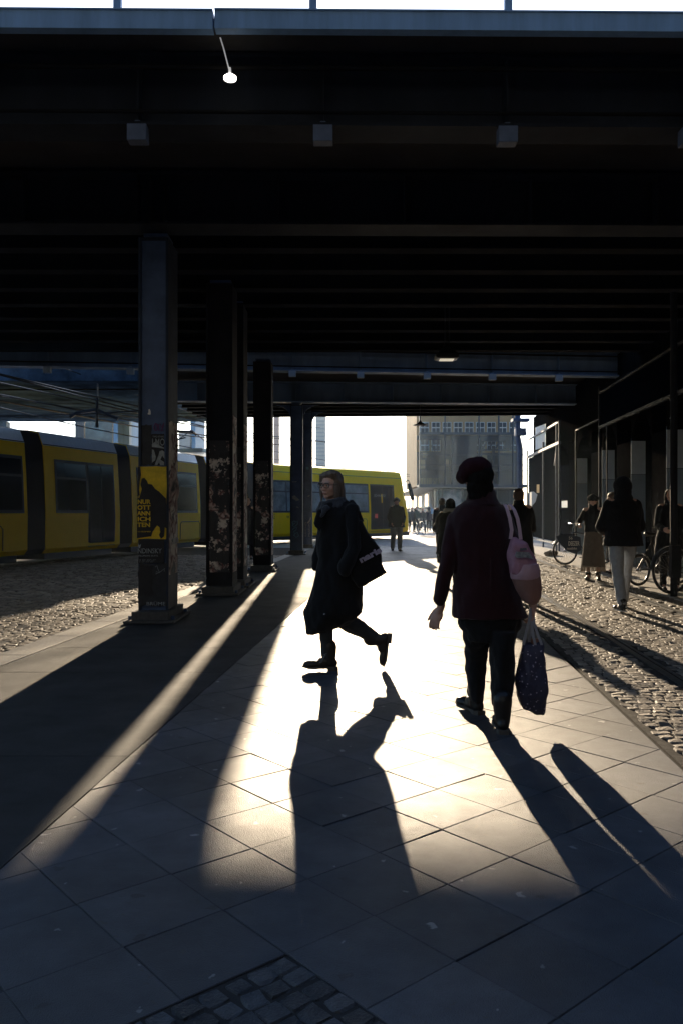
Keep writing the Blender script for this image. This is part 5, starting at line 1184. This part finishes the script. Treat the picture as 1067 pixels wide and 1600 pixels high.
# ================================================================ everyone else
def st(x, y): g_ = gnd(x, y); return g_
g_ = st(619, 861)
person('person in dark cap, black jacket and pale trousers walking towards the viewer', (g_.x, g_.y, 0), 176, 1.82, legs=((14,22),(-10,6)), arms=((-6,14,50,.35),(-6,14,50,.35)), top='blackwool', bottom='khaki', hat='beanie', hair='hairdark', legw=1.3, coatw=1.34, hem=.78, vox=.012)
g_ = st(706, 905)
person('person in black puffy coat with a pale grey hood down, walking away', (at(703,0,14.6).x, 14.6, 0), 8, 1.60, arms=((28,22,75,.2),(28,22,75,.2)), legs=((-16,20),(16,4)), top='blackwool', bottom='blacktrouser', hair='hairdark', hairstyle='long', hood='down', hoodm='greyhood', hem=.62, coatw=1.3, vox=.013)
person('person in a dark jacket partly behind the pale hooded walker', (at(690,0,21).x, 21, 0), 10, 1.72, top='navy', hair='hairbrown', vox=.018)
person('person in a bright blue knit hat glimpsed behind the shoulder of the red beret wearer', (at(722,0,26).x, 26, 0), 0, 1.6, top='navy', hat='beanie', hair='bluehat', vox=.018)
person('person with sunlit brown hair in black coat, walking right of the red beret', (at(810,0,12.2).x, 12.2, 0), 4, 1.70, arms=((22,12,55),(22,12,60)), legs=((12,4),(-16,18)), top='blackwool', bottom='blacktrouser', hair='hairbrown', hem=.7, coatw=1.12, vox=.013)
person('person in a dark violet coat standing half hidden between the crusted columns', (at(388,0,22.6).x, 22.6, 0), 180, 1.73, legs=((2,2),(-2,2)), top='violetcoat', bottom='violetcoat', hair='hairdark', hem=.4, vox=.016)
GC_ = 'crowd of walkers in the far glare'
cr = [(637,826,'tealcoat','person in dull teal at the left of the far crowd beside the tram nose',180), (643,825,'navy','person in dark coat and dark trousers leading the far crowd',175), (650,824,'tealcoat','person at the back of the far crowd in a greenish coat',185),
      (660,823,'greytrouser','person in grey striding in the middle of the far glare',170), (669.5,824,'navy','tall hooded person with a blue bag at the right of the far crowd',10), (648,822,'blackwool','small distant walker between two taller ones in the glare',0)]
for i, (px, py, tp, lb, yw) in enumerate(cr):
    q = gnd(px, py+4.5, -.1); q = Vector((q.x, min(q.y, 58), -.095)); q.x = (px-CX)*q.y/FP
    person(lb, q, yw, 1.72+.05*(i % 3)-.1*(i == 5), legs=((20-4*i % 9,6),(-18,18)), top=tp, bottom='greytrouser' if i % 2 else 'blacktrouser', hair='hairdark', hood='up' if i == 4 else None, vox=.03, coatw=1.05, group=GC_)
q = at(675, 800, 57); t = thing('handbag', 'bright blue bag carried by the tall hooded far walker', 'bag', (q.x-.0, 57, .85)); b = MB(); b.loft(levels([(794,673,675.5), (797,672.5,677), (803,672.5,677)], 57, [.05,.08,.1], n=12)); b.build('bag_body', M['skyblue'], t); b = MB(); b.tube([at(673,794,57), at(671.5,786,57.1), at(674.5,794,57)], .012, 5); b.build('strap', M['skyblue'], t)
q = gnd(655, 830, -.1); t = thing('bicycle', 'distant bicycle being pushed among the walkers in the glare', 'bicycle', (at(655,0,50).x, 50, -.1))
bike(t, (at(652,0,50).x, 50.3, .25), (at(652,0,50).x+.3, 49.3, .25), M['black'], .34)
# right side
g_ = st(926, 906); G = person('person in dark beanie and jacket with a long grey brown skirt looking down', (g_.x, g_.y, 0), 200, 1.66, legs=((2,2),(-1,2)), arms=((10,22,80,.5),(14,26,70,.4)), headpitch=-25, top='blackwool', bottom='greybrown', skirt=(1.02,.27,.15,.235), hat='beanie', hair='hairash', hairstyle='long', hem=.98, coatw=.98, vox=.012, lean=3)
b = MB(); n = 60; c = Vector((g_.x, g_.y, .28)) 
for i in range(n):
    a = 2*math.pi*i/n; p = c + Vector((.225*math.cos(a), .18*math.sin(a), 0)); b.tube([p, p+Vector((rnd.gauss(0,.008), rnd.gauss(0,.008), -.10-.03*rnd.random()))], .006, 4)
b.build('fringe', M['palefringe'], G)
g_ = st(958, 897); person('person with short sunlit brown hair in a dark coat standing behind the hooded person', (g_.x, g_.y, 0), 250, 1.74, legs=((3,3),(-3,3)), arms=((20,10,70),(20,10,70)), top='blackwool', bottom='blacktrouser', hair='hairbrown', hairstyle='bushy', hem=.8, coatw=1.1, shoem='leather', solem='whitesole', vox=.013, headyaw=10)
person('hooded person in black top and pale blue grey joggers with black trainers walking away', (at(970,0,11.0).x, 10.95, 0), 2, 1.83, legs=((-16,10),(22,6)), arms=((4,20,70,.55),(10,14,75,.4)), top='blackwool', bottom='palegrey', hood='up', hair=None, legw=1.06, coatw=1.28, hem=.86, shoem='leather', solem='whitesole', vox=.010, lean=1)
person('person in black with a sunlit shoulder standing beside the bicycle at the right edge', (at(1046,0,13.6).x, 13.6, 0), 185, 1.72, legs=((2,3),(-2,3)), arms=((15,14,60,.3),(15,14,60,.3)), top='blackwool', bottom='blacktrouser', hair='hairdark', hairstyle='long', hem=.6, coatw=1.15, vox=.013)
# ---------------------------------------------------------------- air
hz = MB(); hz.box((0, 95, 11.9), (130, 330, 27)); h = hz.build('haze', None if False else M['white'], loc=(0,95,-1.6))
hm = bpy.data.materials.new('hazy air'); hm.use_nodes = True; nt = hm.node_tree; nt.nodes.remove(nt.nodes['Principled BSDF'])
pv = nt.nodes.new('ShaderNodeVolumePrincipled'); pv.inputs['Color'].default_value = (.66,.83,1,1); pv.inputs['Density'].default_value = .0004; pv.inputs['Anisotropy'].default_value = .45
nt.links.new(pv.outputs[0], nt.nodes['Material Output'].inputs['Volume']); h.data.materials.clear(); h.data.materials.append(hm); tag(h, kind='stuff')
st_ = MB(); c = at(704, 788, 62); st_.ell(c, (.85,.8,1.0), n=20, m=12); st_.ell(c+Vector((-.3,0,-.8)), (.5,.5,.7), n=16, m=10); st_.ell(c+Vector((.3,0,.7)), (.6,.5,.5), n=16, m=10)
sm_ = blob(st_, .08, 3); so_ = sm_.build('steam', M['white']); so_.data.materials.clear(); hm = bpy.data.materials.new('drifting steam'); hm.use_nodes = True; nt = hm.node_tree; nt.nodes.remove(nt.nodes['Principled BSDF'])
pv = nt.nodes.new('ShaderNodeVolumePrincipled'); pv.inputs['Anisotropy'].default_value = .3; tc = nt.nodes.new('ShaderNodeTexCoord'); nz = nt.nodes.new('ShaderNodeTexNoise'); nz.inputs['Scale'].default_value = 1.8; nz.inputs['Detail'].default_value = 4
mr = nt.nodes.new('ShaderNodeMapRange'); mr.inputs['From Min'].default_value = .45; mr.inputs['From Max'].default_value = .7; mr.inputs['To Max'].default_value = 2.2
nt.links.new(tc.outputs['Object'], nz.inputs['Vector']); nt.links.new(nz.outputs[0], mr.inputs[0]); nt.links.new(mr.outputs[0], pv.inputs['Density']); nt.links.new(pv.outputs[0], nt.nodes['Material Output'].inputs['Volume']); so_.data.materials.append(hm); tag(so_, kind='stuff')
